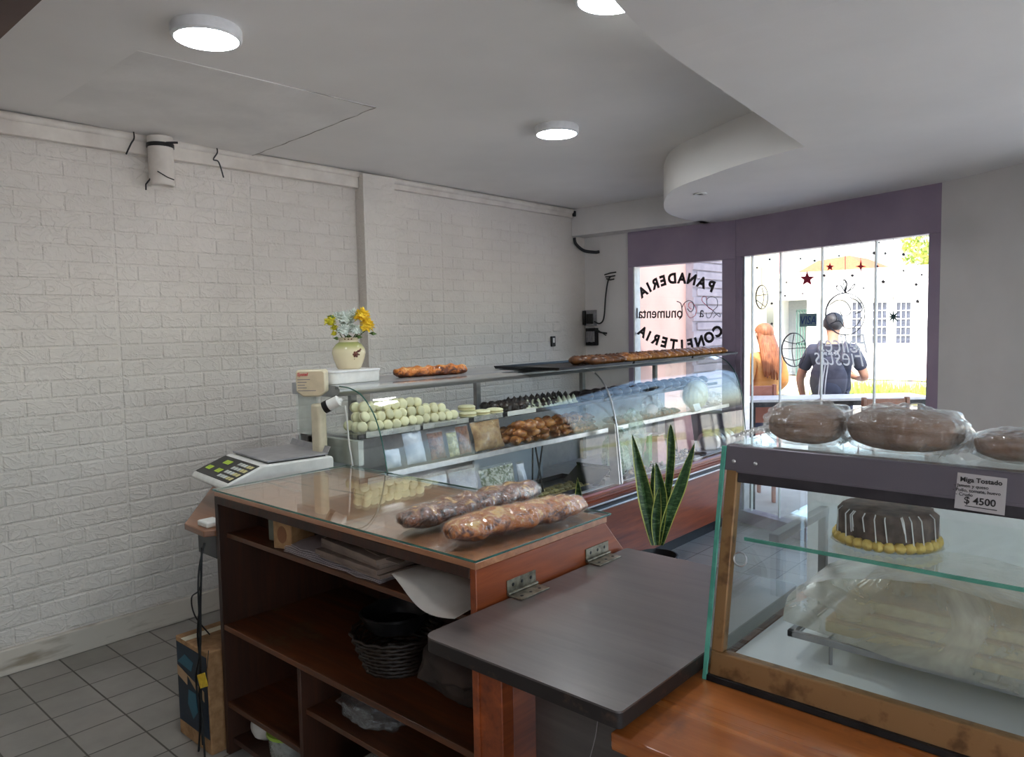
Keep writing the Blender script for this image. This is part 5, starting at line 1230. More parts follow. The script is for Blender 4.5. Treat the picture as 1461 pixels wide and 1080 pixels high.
# local frame: u along the keypad side, w to the rear
pL, pF, pR = onz(330.5, 642, 1.06), onz(391, 660, 1.06), onz(461.5, 641, 1.06)
U = (pF - pL); U.z = 0; lu = U.length; U.normalize(); Wv = Vector((-U.y, U.x, 0)); lw = .30
lu = .405
def SP(u, w, z): return tuple(Vector((pL.x, pL.y, 0)) + U * u + Wv * w + Vector((0, 0, z)))
for u, w in ((.03, .0), (lu - .03, .0), (.03, lw - .05), (lu - .03, lw - .05)):
    p = SP(u, w, DZ); MB().lathe([(.016, 0), (.016, .016), (0, .016)], p, 12).build('foot', m_black, sc_)
prof = [(-.17, .018), (-.185, .03), (-.175, .050), (-.02, .108), (lw - .01, .108), (lw + .0, .098), (lw, .018)]
b = MB(); n = len(prof); b.add([SP(-.0, w, DZ + z) for w, z in prof] + [SP(lu + .0, w, DZ + z) for w, z in prof], [tuple(range(n))[::-1], tuple(range(n, 2 * n))] + [(i, (i + 1) % n, n + (i + 1) % n, n + i) for i in range(n)])
b.build('scale_body', m_whitep, sc_, bevel=.010, seg=3)
b = MB().add([SP(-.0 + u, w, DZ + z) for u, w, z in ((.012, .0, .1145), (lu - .012, .0, .1145), (lu - .012, lw - .02, .1145), (.012, lw - .02, .1145), (.012, .0, .122), (lu - .012, .0, .122), (lu - .012, lw - .02, .122), (.012, lw - .02, .122))], [(3, 2, 1, 0), (4, 5, 6, 7), (0, 1, 5, 4), (1, 2, 6, 5), (2, 3, 7, 6), (3, 0, 4, 7)])
b.build('platform', m_grey, sc_, bevel=.002)
b = MB().add([SP(u, w, DZ + z) for u, w, z in ((.02, .01, .108), (lu - .02, .01, .108), (lu - .02, lw - .03, .108), (.02, lw - .03, .108), (.02, .01, .1144), (lu - .02, .01, .1144), (lu - .02, lw - .03, .1144), (.02, lw - .03, .1144))], [(3, 2, 1, 0), (4, 5, 6, 7), (0, 1, 5, 4), (1, 2, 6, 5), (2, 3, 7, 6), (3, 0, 4, 7)])
b.build('platform_support', m_black, sc_)
b = MB().add([SP(u, w, DZ + z) for u, w, z in ((.012, lw - .024, .122), (lu - .012, lw - .024, .122), (lu - .012, lw - .021, .122), (.012, lw - .021, .122), (.012, lw - .010, .148), (lu - .012, lw - .010, .148), (lu - .012, lw - .007, .148), (.012, lw - .007, .148))], [(3, 2, 1, 0), (4, 5, 6, 7), (0, 1, 5, 4), (1, 2, 6, 5), (2, 3, 7, 6), (3, 0, 4, 7)])
b.build('platform_lip', m_grey, sc_)
def KP(u, s, o=0):  # keypad slope: s 0 front .. 1 top
    w = -.175 + (-.02 + .175) * s; z = .050 + (.108 - .050) * s; nv_ = Vector(Wv) * (-.058) + Vector((0, 0, .155)); nv_.normalize()
    return Vector(SP(u, w, DZ + z)) + nv_ * o
def kbox(mb, u0, u1, s0, s1, h): return mb.hexa([KP(u0, s0, .0005), KP(u1, s0, .0005), KP(u1, s1, .0005), KP(u0, s1, .0005), KP(u0, s0, h), KP(u1, s0, h), KP(u1, s1, h), KP(u0, s1, h)])
kp = kbox(MB(), .012, lu - .014, .06, .92, .003).build('control_panel', m_black, sc_)
m_lcd = mat('green_lcd_digits', W_(150, 170, 60), None, .4, emit=((.35, .5, .06, 1), .12)); m_key = mat('pale_keys', W_(206, 210, 206), None, .5); m_keyy = mat('yellow_keys', W_(206, 196, 140), None, .5)
for r_, (s0, u0, nd) in enumerate(((.62, .10, 5), (.26, .04, 4), (.26, .15, 4))):
    dgt = MB()
    for k_ in range(nd):
        a = u0 + k_ * .014
        kbox(dgt, a, a + .008, s0, s0 + .02, .0042); kbox(dgt, a, a + .008, s0 + .07, s0 + .09, .0042); kbox(dgt, a, a + .008, s0 + .14, s0 + .16, .0042); kbox(dgt, a, a + .002, s0, s0 + .16, .0041); kbox(dgt, a + .006, a + .008, s0, s0 + .16, .0041)
    dgt.build('display_digits', m_lcd, kp)
key = MB(); keyy = MB()
for i in range(5):
    for j in range(4): kbox(key if i < 3 else keyy, .235 + i * .031, .235 + i * .031 + .022, .14 + j * .19, .14 + j * .19 + .11, .005)
key.build('key_grid', m_key, kp); keyy.build('function_keys', m_keyy, kp)
# pole display
pp = ony(455, 600, 1.90); pp.z = 0
poleb = pp
MB().prism([(pp.x - .034, pp.y - .022), (pp.x + .034, pp.y - .022), (pp.x + .034, pp.y + .022), (pp.x - .034, pp.y + .022)], DZ + .02, 1.27).build('display_pole', m_cream, sc_, bevel=.012, seg=3)
hd = MB(); fdir = (Vector((0, 0, 0)) - pp); fdir.z = 0; fdir.normalize(); fdir = Matrix.Rotation(R(-12), 3, 'Z') @ fdir; sdir = Vector((-fdir.y, fdir.x, 0))
hw, hc = .066, ony(446, 546, pp.y - .005)
outl = [(-hw, -.036), (-hw * .55, -.060), (hw * .55, -.060), (hw, -.040), (hw, .052), (hw - .010, .060), (-hw + .010, .060), (-hw, .052)]
def HP(x, z, o): return hc + sdir * x + Vector((0, 0, z)) + fdir * o
hd.add([HP(x, z, -.03) for x, z in outl] + [HP(x, z, .04) for x, z in outl], [tuple(range(8))[::-1], tuple(range(8, 16))] + [(i, (i + 1) % 8, 8 + (i + 1) % 8, 8 + i) for i in range(8)])
hh = hd.build('display_head', m_cream, sc_, bevel=.008, seg=3)
MB().add([HP(x * .9, z * .88, .0405) for x, z in outl] + [HP(x * .9, z * .88, .0425) for x, z in outl], [tuple(range(8))[::-1], tuple(range(8, 16))] + [(i, (i + 1) % 8, 8 + (i + 1) % 8, 8 + i) for i in range(8)]).build('face_plate', mat('beige_plate', W_(196, 180, 152), None, .5), hh)
tx = MB(); put_text(tx, 'Systel', .020, HP(-.058 + .0, .034, .0432), sdir, (0, 0, 1), depth=.0003, align='LEFT', shear=.2, offset=.0005); tx.build('lettering', m_red, hh, smooth=False)
tx = MB()
for i, (z, w) in enumerate(((.016, .055), (.004, .04), (-.009, .032), (-.021, .04), (-.034, .08))):
    a, b_ = HP(-.057, z, .0428), HP(-.057 + w, z, .0428); tx.add([a, b_, b_ + Vector((0, 0, .003)), a + Vector((0, 0, .003))], [(0, 1, 2, 3)])
tx.build('printed_lines', m_greyd, hh, smooth=False)

# carton on the floor with cables
bc = thing('carton', 'blue and brown carton standing on the floor beside the counter', 'carton', (-2.80, 1.36, 0))
m_blueprint = mat('dark_blue_print', W_(18, 38, 56), W_(12, 26, 40), .5, nscale=6); m_tealp = mat('teal_print', W_(40, 96, 116), None, .5); m_labelp = mat('tan_label', W_(176, 142, 108), None, .6)
BX0, BX1, BY0, BY1, BZ = -2.93, -2.665, 1.245, 1.44, .40
MB().box(BX0, BX1, BY0, BY1, 0, BZ).build('carton_body', m_card, bc, bevel=.004)
MB().box(BX0 + .008, BX1 - .008, BY0 - .0015, BY0 - .0002, .06, BZ - .02).build('front_print', m_blueprint, bc, smooth=False)
MB().prism([(-2.92, .245), (-2.84, .225), (-2.835, .265), (-2.76, .22), (-2.70, .23), (-2.70, .255), (-2.84, .29), (-2.92, .285)][:4] + [(-2.70, .20), (-2.70, .24), (-2.80, .26), (-2.92, .285)], BY0 - .003, BY0 - .0018, 'y').build('label_band', m_labelp, bc, smooth=False)
MB().prism([(-2.915, .30), (-2.80, .29), (-2.78, .33), (-2.85, .345)], BY0 - .003, BY0 - .0018, 'y').prism([(-2.84, .15), (-2.80, .10), (-2.76, .14), (-2.77, .21), (-2.83, .21)], BY0 - .003, BY0 - .0018, 'y').build('teal_motif', m_tealp, bc, smooth=False)
MB().box(BX0 + .05, BX0 + .09, BY0 - .001, BY1, BZ - .0005, BZ + .001).build('tape', m_cream, bc, smooth=False)
tq = ony(289, 971, 1.212)
t = thing('yellow_tag', 'yellow paper tag hanging on the cables before the carton', 'tag', tq)
MB().obox(tq, (.068, .003, .050), (0, R(-25), 0)).build('tag_card', mat('yellow_card', W_(226, 190, 40), W_(196, 156, 30), .6, nscale=60), t, bevel=.001)
MB().tube([tq + Vector((.015, 0, .02)), tq + Vector((.03, .006, .06)), tq + Vector((.035, .012, .12))], .0015, 5).build('string', m_black, t)
for i, (pts, lab) in enumerate([([(-2.675, 1.25, .80), (-2.672, 1.235, .62), (-2.70, 1.23, .48), (-2.69, 1.228, .36), (-2.71, 1.228, .2), (-2.70, 1.228, .04)], 'black cable hanging closest to the counter side'),
                              ([(-2.68, 1.252, .80), (-2.685, 1.24, .6), (-2.675, 1.225, .42), (-2.715, 1.222, .30), (-2.70, 1.222, .15), (-2.72, 1.22, .01)], 'black cable crossing in front of the yellow tag'),
                              ([(-2.69, 1.255, .78), (-2.66, 1.23, .66), (-2.74, 1.232, .60), (-2.80, 1.27, .5), (-2.815, 1.33, .405)], 'thin black cable arching over the carton top'),
                              ([(-2.665, 1.256, .82), (-2.66, 1.225, .7), (-2.664, 1.222, .5), (-2.675, 1.22, .25), (-2.66, 1.215, .01)], 'black cable lying along the edge of the counter side panel')]):
    single(MB().tube(catmull(pts, 8), .0038 if i != 2 else .0028, 7).build('cable', m_black, origin=pts[0]), lab, 'cable', 'cables beside the carton')

# snake plant
px_, py_ = -2.19, 3.70
pt = thing('plant_pot', 'black plastic pot holding the snake plant on the floor', 'pot', (px_, py_, 0))
MB().lathe([(0, 0), (.085, 0), (.108, .235), (.114, .235), (.116, .265), (.108, .265), (.102, .235), (.10, .22), (0, .22)], (px_, py_, 0), 36).build('pot_body', m_black, pt)
MB().lathe([(0, .222), (.10, .222), (.0, .232)], (px_, py_, 0), 24).build('soil', mat('potting_soil', W_(50, 38, 30), None, .9, nscale=60, bump=.6), pt)
wl_ = Vector((-px_, -py_, 0)).normalized(); rr_ = Vector((-wl_.y, wl_.x, 0))
MB().add([Vector((px_, py_, .13)) + (Matrix.Rotation(R(40), 3, 'Z') @ wl_) * .107 + rr_ * x + Vector((0, 0, z)) for x, z in ((-.01, .0), (.012, .0), (.012, .085), (-.01, .085))], [(0, 1, 2, 3)]).build('sticker', m_whitep, pt, smooth=False)
m_snake = NT('snake_leaf_green'); k = m_snake; p = k.n('ShaderNodeBsdfPrincipled'); k.l(p.outputs[0], k.out.inputs[0]); p.inputs['Roughness'].default_value = .35
v = k.coord((1, 1, 3)); k.l(k.ramp(k.noise(v, 16, 4, .6, 1.5), [(.36, W_(34, 58, 36)), (.52, W_(58, 88, 50)), (.66, W_(104, 130, 86))]), p.inputs['Base Color']); m_snake = k.m
m_yedge = mat('yellow_leaf_edge', W_(206, 206, 110), W_(176, 184, 90), .4, nscale=20)
sp = thing('snake_plant', 'snake plant with upright dark green yellow-edged leaves', 'plant', (px_, py_, .225))
def fp(a, z, d=0): return Vector((px_, py_, 0)) + rv * a + Vector((0, 0, z)) + wl_ * d
def leaf(pts, w, tw=0, maxat=.45):
    c = catmull(pts, 10); n = len(c); L1, R1, C1 = [], [], []; lw_, rw_ = [], []
    for i, p in enumerate(c):
        u = i / (n - 1); ww = w * (.45 + .55 * math.sin(min(1, u / maxat) * PI / 2)) * (1 if u < maxat else max(0.02, 1 - ((u - maxat) / (1 - maxat)) ** 1.8))
        a = R(tw) * u; s = rv * math.cos(a) + wl_ * math.sin(a); nn_ = wl_ * math.cos(a) - rv * math.sin(a)
        C1.append(p - nn_ * ww * .35); L1.append(p - s * ww * .84); R1.append(p + s * ww * .84); lw_.append(p - s * ww + nn_ * ww * .06); rw_.append(p + s * ww + nn_ * ww * .06)
    b = MB(); th = wl_ * -.002
    def strip(A, B, mb):
        N = len(A); vs = A + B + [q + th for q in A] + [q + th for q in B]; fs = []
        for i in range(N - 1): fs += [(i, i + 1, N + i + 1, N + i), (2 * N + i, 3 * N + i, 3 * N + i + 1, 2 * N + i + 1), (i, 2 * N + i, 2 * N + i + 1, i + 1), (N + i, N + i + 1, 3 * N + i + 1, 3 * N + i)]
        mb.add(vs, fs)
    strip(L1, C1, b); strip(C1, R1, b); o = b.build('leaf', m_snake, sp, angle=80)
    b = MB(); strip(lw_, L1, b); strip(R1, rw_, b); b.build('leaf_margin', m_yedge, o, angle=80)
def PXL(lst, d): return [onpl(x, y, d) for x, y in lst]
def onpl(x, y, d):  # point on the upright plane through the pot facing the viewer
    o = Vector((px_, py_, 0)) + wl_ * d; v = ray(x, y); t = o.dot(wl_) / v.dot(wl_); return Vector((0, 0, CH)) + v * t
leaf(PXL([(934, 778), (926, 735), (917, 690), (902, 620)], .03), .046, 10, .5)
leaf(PXL([(936, 778), (934, 735), (933, 700), (932, 662)], -.02), .030, -20, .5)
leaf(PXL([(938, 778), (942, 735), (942, 700), (936, 660)], .01), .040, 20, .55)
leaf(PXL([(942, 778), (955, 735), (972, 690), (991, 632)], .0), .040, -15, .55)
leaf(PXL([(940, 778), (950, 720), (957, 660), (957, 605)], -.04), .026, 30, .8)
leaf(PXL([(937, 778), (936, 750), (938, 720), (941, 695)], .05), .030, 40, .5)

# second snake plant mostly hidden behind the counter
q_ = ony(824, 700, 2.36); px_, py_ = q_.x, q_.y
pt = thing('plant_pot', 'small black pot on the floor behind the wooden counter', 'pot', (px_, py_, 0))
MB().lathe([(0, 0), (.06, 0), (.078, .15), (.082, .15), (.082, .17), (.074, .17), (.07, .15), (0, .15)], (px_, py_, 0), 30).build('pot_body', m_black, pt)
MB().lathe([(0, .151), (.069, .151), (.0, .158)], (px_, py_, 0), 20).build('soil', m_dark, pt)
sp = thing('snake_plant', 'snake plant behind the counter, only one dark leaf tip showing by the loaves', 'plant', (px_, py_, .152))
leaf([Vector((px_, py_, .16)), Vector((px_ + .01, py_, .45)), onpl(823, 735, 0), onpl(825.5, 705, 0), onpl(824, 681, 0)], .022, 50, .6)
leaf([Vector((px_ - .02, py_, .16)), Vector((px_ - .03, py_, .35)), Vector((px_ - .05, py_ + .02, .55))], .022, 10, .5)
leaf([Vector((px_ + .02, py_ + .01, .16)), Vector((px_ + .04, py_, .35)), Vector((px_ + .06, py_, .50))], .022, -20, .5)
# ------------------------------------------------------------------ the street outside
m_pave = mat('sunlit_pavement', W_(222, 214, 196), W_(200, 190, 170), .9, nscale=2)
m_terr = mat('terrace_concrete', W_(216, 212, 206), W_(196, 192, 186), .9, nscale=3)
m_grassm = mat('dry_verge_grass', W_(196, 200, 120), W_(170, 150, 100), .95, nscale=3)
m_facade = mat('white_painted_facade', W_(244, 244, 242), W_(236, 236, 234), .9, nscale=2)
m_reveal = mat('dark_window_glass', W_(86, 92, 110), W_(60, 66, 82), .2)
m_grille = mat('white_grille', W_(232, 232, 232), None, .6)
m_roofor = mat('orange_roof_tile', W_(216, 110, 70), W_(196, 90, 54), .8, nscale=20)
m_pinkw = mat('pink_beige_wall', W_(206, 166, 152), W_(194, 154, 140), .85, nscale=2)
m_cwall = mat('cream_wall', W_(240, 226, 186), W_(228, 212, 170), .85, nscale=3)
m_shut = mat('pale_blue_shutter', W_(176, 196, 214), W_(150, 172, 194), .6, nscale=3)
m_gate = mat('green_grey_gate', W_(96, 130, 122), W_(70, 104, 98), .6, nscale=3)
m_woodb = wood('brown_chair_wood', W_(120, 70, 46), W_(168, 108, 76), .4, 'X', .2)
m_woodr = mat('reddish_panel', W_(186, 116, 92), W_(160, 92, 70), .6, nscale=5)
m_tabletop = mat('white_table_top', W_(236, 232, 228), None, .5)
struct(MB().box(-40, 30, 5.95, 12.5, -.14, -.02).build('terrace_pavement', m_terr, smooth=False))
struct(MB().box(3.4, 30, -30, 5.95, -.14, -.02).build('side_pavement', m_terr, smooth=False))
struct(MB().box(-60, 40, 12.5, 60, -.16, -.03).build('road', m_pave, smooth=False))
struct(MB().box(-40, 30, 15.4, 17.4, -.06, .0).build('verge', m_grassm, smooth=False))
gr = MB(); rs = random.Random(4)
for i in range(900):
    x, y = rs.uniform(-5.6, -3.4), rs.uniform(15.5, 17.2); h = rs.uniform(.15, .45); a = rs.uniform(0, 6.28)
    gr.add([(x - .02 * math.cos(a), y - .02 * math.sin(a), 0), (x + .02 * math.cos(a), y + .02 * math.sin(a), 0), (x + rs.uniform(-.1, .1), y + rs.uniform(-.1, .1), h)], [(0, 1, 2)])
o = gr.build('grass_tuft', mat('bright_grass', W_(178, 196, 90), W_(140, 166, 70), .9), smooth=False, origin=(-4.5, 16.3, 0)); tag(o, 'tufts of bright grass growing on the verge', 'grass', kind='stuff')
# side wall of the porch and brick column seen through the small window
struct(MB().box(-4.6, -4.28, 5.8, 7.9, -.05, 4.2).box(-4.29, -4.22, 6.5, 6.72, -.05, 4.2).build('porch_wall', m_pinkw, bevel=.004))
m_col = tile_mat('grey_brick', W_(176, 164, 166), W_(156, 144, 148), W_(200, 192, 190), .22, .08, 0, 0, .008, .8)
cm = MB().box(-4.62, -4.20, 7.9, 8.7, -.05, 4.2)
for r_ in range(40): cm.box(-4.195 - .01, -4.185, 7.905 + (r_ % 2) * .1, 8.69, .02 + r_ * .1, .10 + r_ * .1)
struct(cm.build('porch_column', mat('grey_brick_column', W_(140, 130, 136), W_(122, 112, 120), .85, nscale=7), smooth=False))
# neighbour to the left: blue shutter building and cream wall
nb = thing('neighbour_building', 'pale building with blue slatted shutter across the street on the left', 'building', (-12, 18, 0))
q = lambda px, d: Vector((0, 0, CH)) + ray(px, 470) * d
nbm = MB().box(-19, -9.62, 19.0, 20.2, 0, 3.4); nbm.build('wall', m_shut, nb, smooth=False)
sh = MB()
for i in range(26): sh.box(-18.5, -9.7, 18.95, 19.0, .1 + i * .08, .15 + i * .08)
sh.build('shutter_slats', mat('pale_shutter', W_(204, 214, 226), None, .6), nb, smooth=False)
fe = MB()
for i in range(46): fe.box(-18.9 + i * .2, -18.84 + i * .2, 18.9, 18.96, 2.35, 3.45)
fe.build('railing', mat('blue_grey_railing', W_(140, 168, 186), None, .6), nb, smooth=False)
cw_ = thing('cream_building', 'cream building strip between the blue shutter and the white house', 'building', (-9.2, 20.5, 0))
MB().box(-9.6, -8.80, 19.4, 21.0, 0, 3.5).build('wall', m_cwall, cw_, smooth=False)
MB().box(-9.65, -8.78, 19.3, 21.0, 3.5, 3.62).build('coping', m_facade, cw_, smooth=False)
# white house opposite
hs = thing('white_house', 'white single-storey house across the street with barred windows', 'house', (-5, 21.2, 0))
HY = 21.2
def HX(px): return ony(px, 470, HY).x
def HZ(px, py): return ony(px, py, HY).z
xd0, xd1 = HX(1108), HX(1151)
zt = HZ(1200, 392)
MB().box(HX(1104), xd0, HY, HY + 2.6, 0, zt).box(xd1, 4, HY, HY + 2.6, 0, zt).box(xd0, xd1, HY, HY + 2.6, HZ(1130, 428), zt).build('wall', m_facade, hs, smooth=False)
MB().box(HX(1104) - .05, 4, HY - .12, HY + .2, zt - .02, zt + .12).build('coping', m_facade, hs, smooth=False)
MB().box(xd0, xd1, HY + .9, HY + .95, 0, HZ(1130, 428)).build('recess', mat('grey_recess', W_(150, 156, 160), None, .7), hs, smooth=False)
gt = MB()
for i in range(14):
    x = xd0 + .45 + i * .075; gt.box(x, x + .03, HY + .3, HY + .33, 0, 1.9)
gt.box(xd0 + .45, xd1, HY + .3, HY + .33, .9, .96).box(xd0 + .45, xd1, HY + .3, HY + .33, 1.86, 1.92)
gt.box(xd0 + .95, xd1, HY + .35, HY + .36, 0, 1.9); gt.build('gate', m_gate, hs, smooth=False)
MB().box(HX(1165), HX(1307), HY - .18, HY, HZ(1230, 426), HZ(1230, 421)).build('lintel', m_grille, hs, smooth=False)
for a, b in ((1216, 1230), (1245, 1266), (1279, 1300)):
    x0, x1 = HX(a), HX(b); z0, z1 = HZ((a + b) / 2, 490), HZ((a + b) / 2, 431)
    wf = MB().box(x0, x1, HY - .02, HY + .02, z0, z1).build('window', m_reveal, hs, smooth=False)
    bars = MB(); n = 4 if b - a > 16 else 3
    for i in range(n): x = x0 + (x1 - x0) * i / (n - 1); bars.box(x - .010, x + .010, HY - .06, HY - .03, z0, z1)
    for i in range(6): z = z0 + (z1 - z0) * i / 5; bars.box(x0, x1, HY - .06, HY - .03, z - .010, z + .010)
    bars.build('grille', m_grille, wf, smooth=False)
MB().box(HX(1302), HX(1330), HY - .05, HY, 0, .42).build('pink_plinth', mat('pink_plinth_paint', W_(240, 170, 170), None, .8), hs, smooth=False)
MB().box(HX(1270), HX(1298), HY - .02, HY, .12, .50).build('vent_panel', mat('pale_grey_panel', W_(206, 210, 216), None, .8), hs, smooth=False)
rx0, rx1 = ony(1150, 380, 25).x, ony(1252, 380, 25).x; rz0, rz1 = ony(1200, 388, 25).z, ony(1200, 368, 25).z
rf = MB().hexa([(rx0 - .3, 24, rz0 - .2), (rx1 + .4, 24, rz0 - .2), (rx1 + .4, 29, rz0 - .2), (rx0 - .3, 29, rz0 - .2), (rx0 + .2, 25.5, rz1), (rx1 - 1.0, 25.5, rz1 + .1), (rx1 - 1.0, 27.5, rz1 + .1), (rx0 + .2, 27.5, rz1)])
rf.box(rx0, rx1, 24.3, 28.7, 0, rz0 - .19); rf.build('roof', m_roofor, hs, smooth=False)
pp_ = ony(1113.5, 372, 23)
single(MB().tube([(pp_.x, 23, 0), (pp_.x, 23, 6.0)], .09, 8).build('utility_pole', mat('pinkish_pole', W_(206, 164, 160), None, .8), origin=(pp_.x, 23, 0)), 'pinkish pole rising behind the white house', 'pole')
pc = ony(1086, 380, 24)
t = thing('antenna', 'roof antenna and cross arms behind the cream building', 'antenna', (pc.x, 24, 0))
MB().tube([(pc.x, 24, 0), (pc.x, 24, 4.9)], .03, 6).build('mast', m_greyd, t)
am = MB()
for z, w in ((4.1, .55), (4.4, .4), (4.0, .7)): am.tube([(pc.x - w, 24, z), (pc.x + w, 24, z + .06)], .02, 5)
am.build('cross_arm', m_greyd, t)
# tree behind the house on the right
tc_ = ony(1318, 358, 30)
tr_ = thing('street_tree', 'yellow-green leafy tree behind the white house on the right', 'tree', (tc_.x + .6, 30, 0))
MB().tube([(tc_.x + .6, 30, 0), (tc_.x + .6, 30, 4)], [.2, .12], 8).build('trunk', m_woodb, tr_)
lf = MB(); rs = random.Random(2)
for i in range(2600):
    d = Vector((rs.gauss(0, 1), rs.gauss(0, 1), rs.gauss(0, 1))).normalized() * rs.uniform(.4, 1) ** .5; p = Vector((tc_.x + .9, 30, tc_.z + .3)) + Vector((d.x * 1.7, d.y * 1.4, d.z * 1.45))
    a, b = Vector((rs.uniform(-1, 1), rs.uniform(-1, 1), rs.uniform(-1, 1))).normalized() * .11, Vector((rs.uniform(-1, 1), rs.uniform(-1, 1), rs.uniform(-1, 1))).normalized() * .07
    lf.add([p - a, p + b, p + a, p - b], [(0, 1, 2, 3)])
lf.build('crown', mat('sunny_leaves', W_(206, 216, 110), W_(120, 160, 70), .8, nscale=3), tr_, smooth=False)

# terrace table and chairs
def ground(px, py, d): p = Vector((0, 0, CH)) + ray(px, py) * d; return p
ta, tb = ground(1062, 573, 6.2), ground(1330, 574, 6.2)
ax = Vector((tb.x - ta.x, tb.y - ta.y, 0)); TLn = ax.length; ax.normalize(); ay = Vector((-ax.y, ax.x, 0)); tz = ta.z
tt = thing('terrace_table', 'long white terrace table outside the big window', 'table', ((ta + tb) / 2).xy.to_3d())
def TP(u, v, z): return Vector((ta.x, ta.y, 0)) + ax * u + ay * v + Vector((0, 0, z))
def tbox(mb, u0, u1, v0, v1, z0, z1): return mb.hexa([TP(u0, v0, z0), TP(u1, v0, z0), TP(u1, v1, z0), TP(u0, v1, z0), TP(u0, v0, z1), TP(u1, v0, z1), TP(u1, v1, z1), TP(u0, v1, z1)])
tbox(MB(), 0, TLn, 0, .36, tz - .01, tz + .012).build('table_top', m_tabletop, tt, bevel=.003)
tbox(MB(), 0, TLn, 0, .02, tz - .05, tz - .011).build('apron', m_dark, tt)
for u in (.05, TLn - .09):
    for v in (.02, .30): tbox(MB(), u, u + .05, v, v + .04, -.02, tz - .011).build('leg', m_dark, tt)
def chair(label, px0, px1, pyt, pyb, d, m, seat_dir=1, cat='chair'):
    a, b = ground(px0, pyt, d), ground(px1, pyt, d); X = Vector((b.x - a.x, b.y - a.y, 0)); w = X.length; X.normalize(); Yv = Vector((-X.y, X.x, 0)) * seat_dir; o_ = Vector((a.x, a.y, 0)); zt_ = a.z
    t = thing('wooden_chair', label, cat, (o_ + X * w / 2 + Yv * .2 * 1).xy.to_3d(), 'terrace chairs')
    def bx(u0, u1, v0, v1, z0, z1, nm, mm=m):
        P = lambda u, v, z: o_ + X * u + Yv * v + Vector((0, 0, z))
        return MB().hexa([P(u0, v0, z0), P(u1, v0, z0), P(u1, v1, z0), P(u0, v1, z0), P(u0, v0, z1), P(u1, v0, z1), P(u1, v1, z1), P(u0, v1, z1)]).build(nm, mm, t, bevel=.006)
    zs = zt_ - .47
    bx(.03, w - .03, -.012, .012, zt_ - .34, zt_ - .012, 'backrest')
    bx(0, .03, -.02, .02, -.02, zt_, 'leg'); bx(w - .03, w, -.02, .02, -.02, zt_, 'leg')
    bx(0, .03, .38, .42, -.02, zs - .03, 'leg'); bx(w - .03, w, .38, .42, -.02, zs - .03, 'leg')
    bx(-.005, w + .005, .021, .43, zs - .03, zs, 'seat')
    return t
chair('brown wooden terrace chair with its back to the big window', 1230, 1297, 567, 600, 5.75, m_woodb)
chair('reddish chair back at the left end of the terrace table', 1068, 1107, 549, 572, 6.58, m_woodr, 1)

# ------------------------------------------------------------------ people on the terrace
m_skin = mat('tanned_skin', W_(206, 152, 122), W_(190, 134, 106), .55, nscale=12)
m_skinw = mat('light_skin', W_(232, 186, 160), W_(220, 170, 142), .55, nscale=12)
m_tee = mat('dark_grey_tee', W_(66, 68, 84), W_(54, 56, 70), .85, nscale=6, bump=.3, bscale=12, bdist=.01)
m_jean = mat('dark_trousers', W_(58, 62, 84), W_(46, 50, 70), .85, nscale=10); m_hairb = mat('black_hair', W_(40, 36, 40), W_(26, 24, 28), .5, nscale=60)
m_hairr = mat('reddish_brown_hair', W_(186, 116, 74), W_(138, 78, 46), .5, nscale=40, stretch=(1, 1, .15), bump=.5); m_orange = mat('orange_jacket', W_(244, 178, 104), W_(226, 156, 84), .8, nscale=8, bump=.3, bscale=14)
m_shoe = mat('dark_shoe', W_(40, 38, 40), None, .6); m_pack = mat('grey_backpack_cloth', W_(84, 82, 94), W_(68, 66, 78), .8, nscale=20)
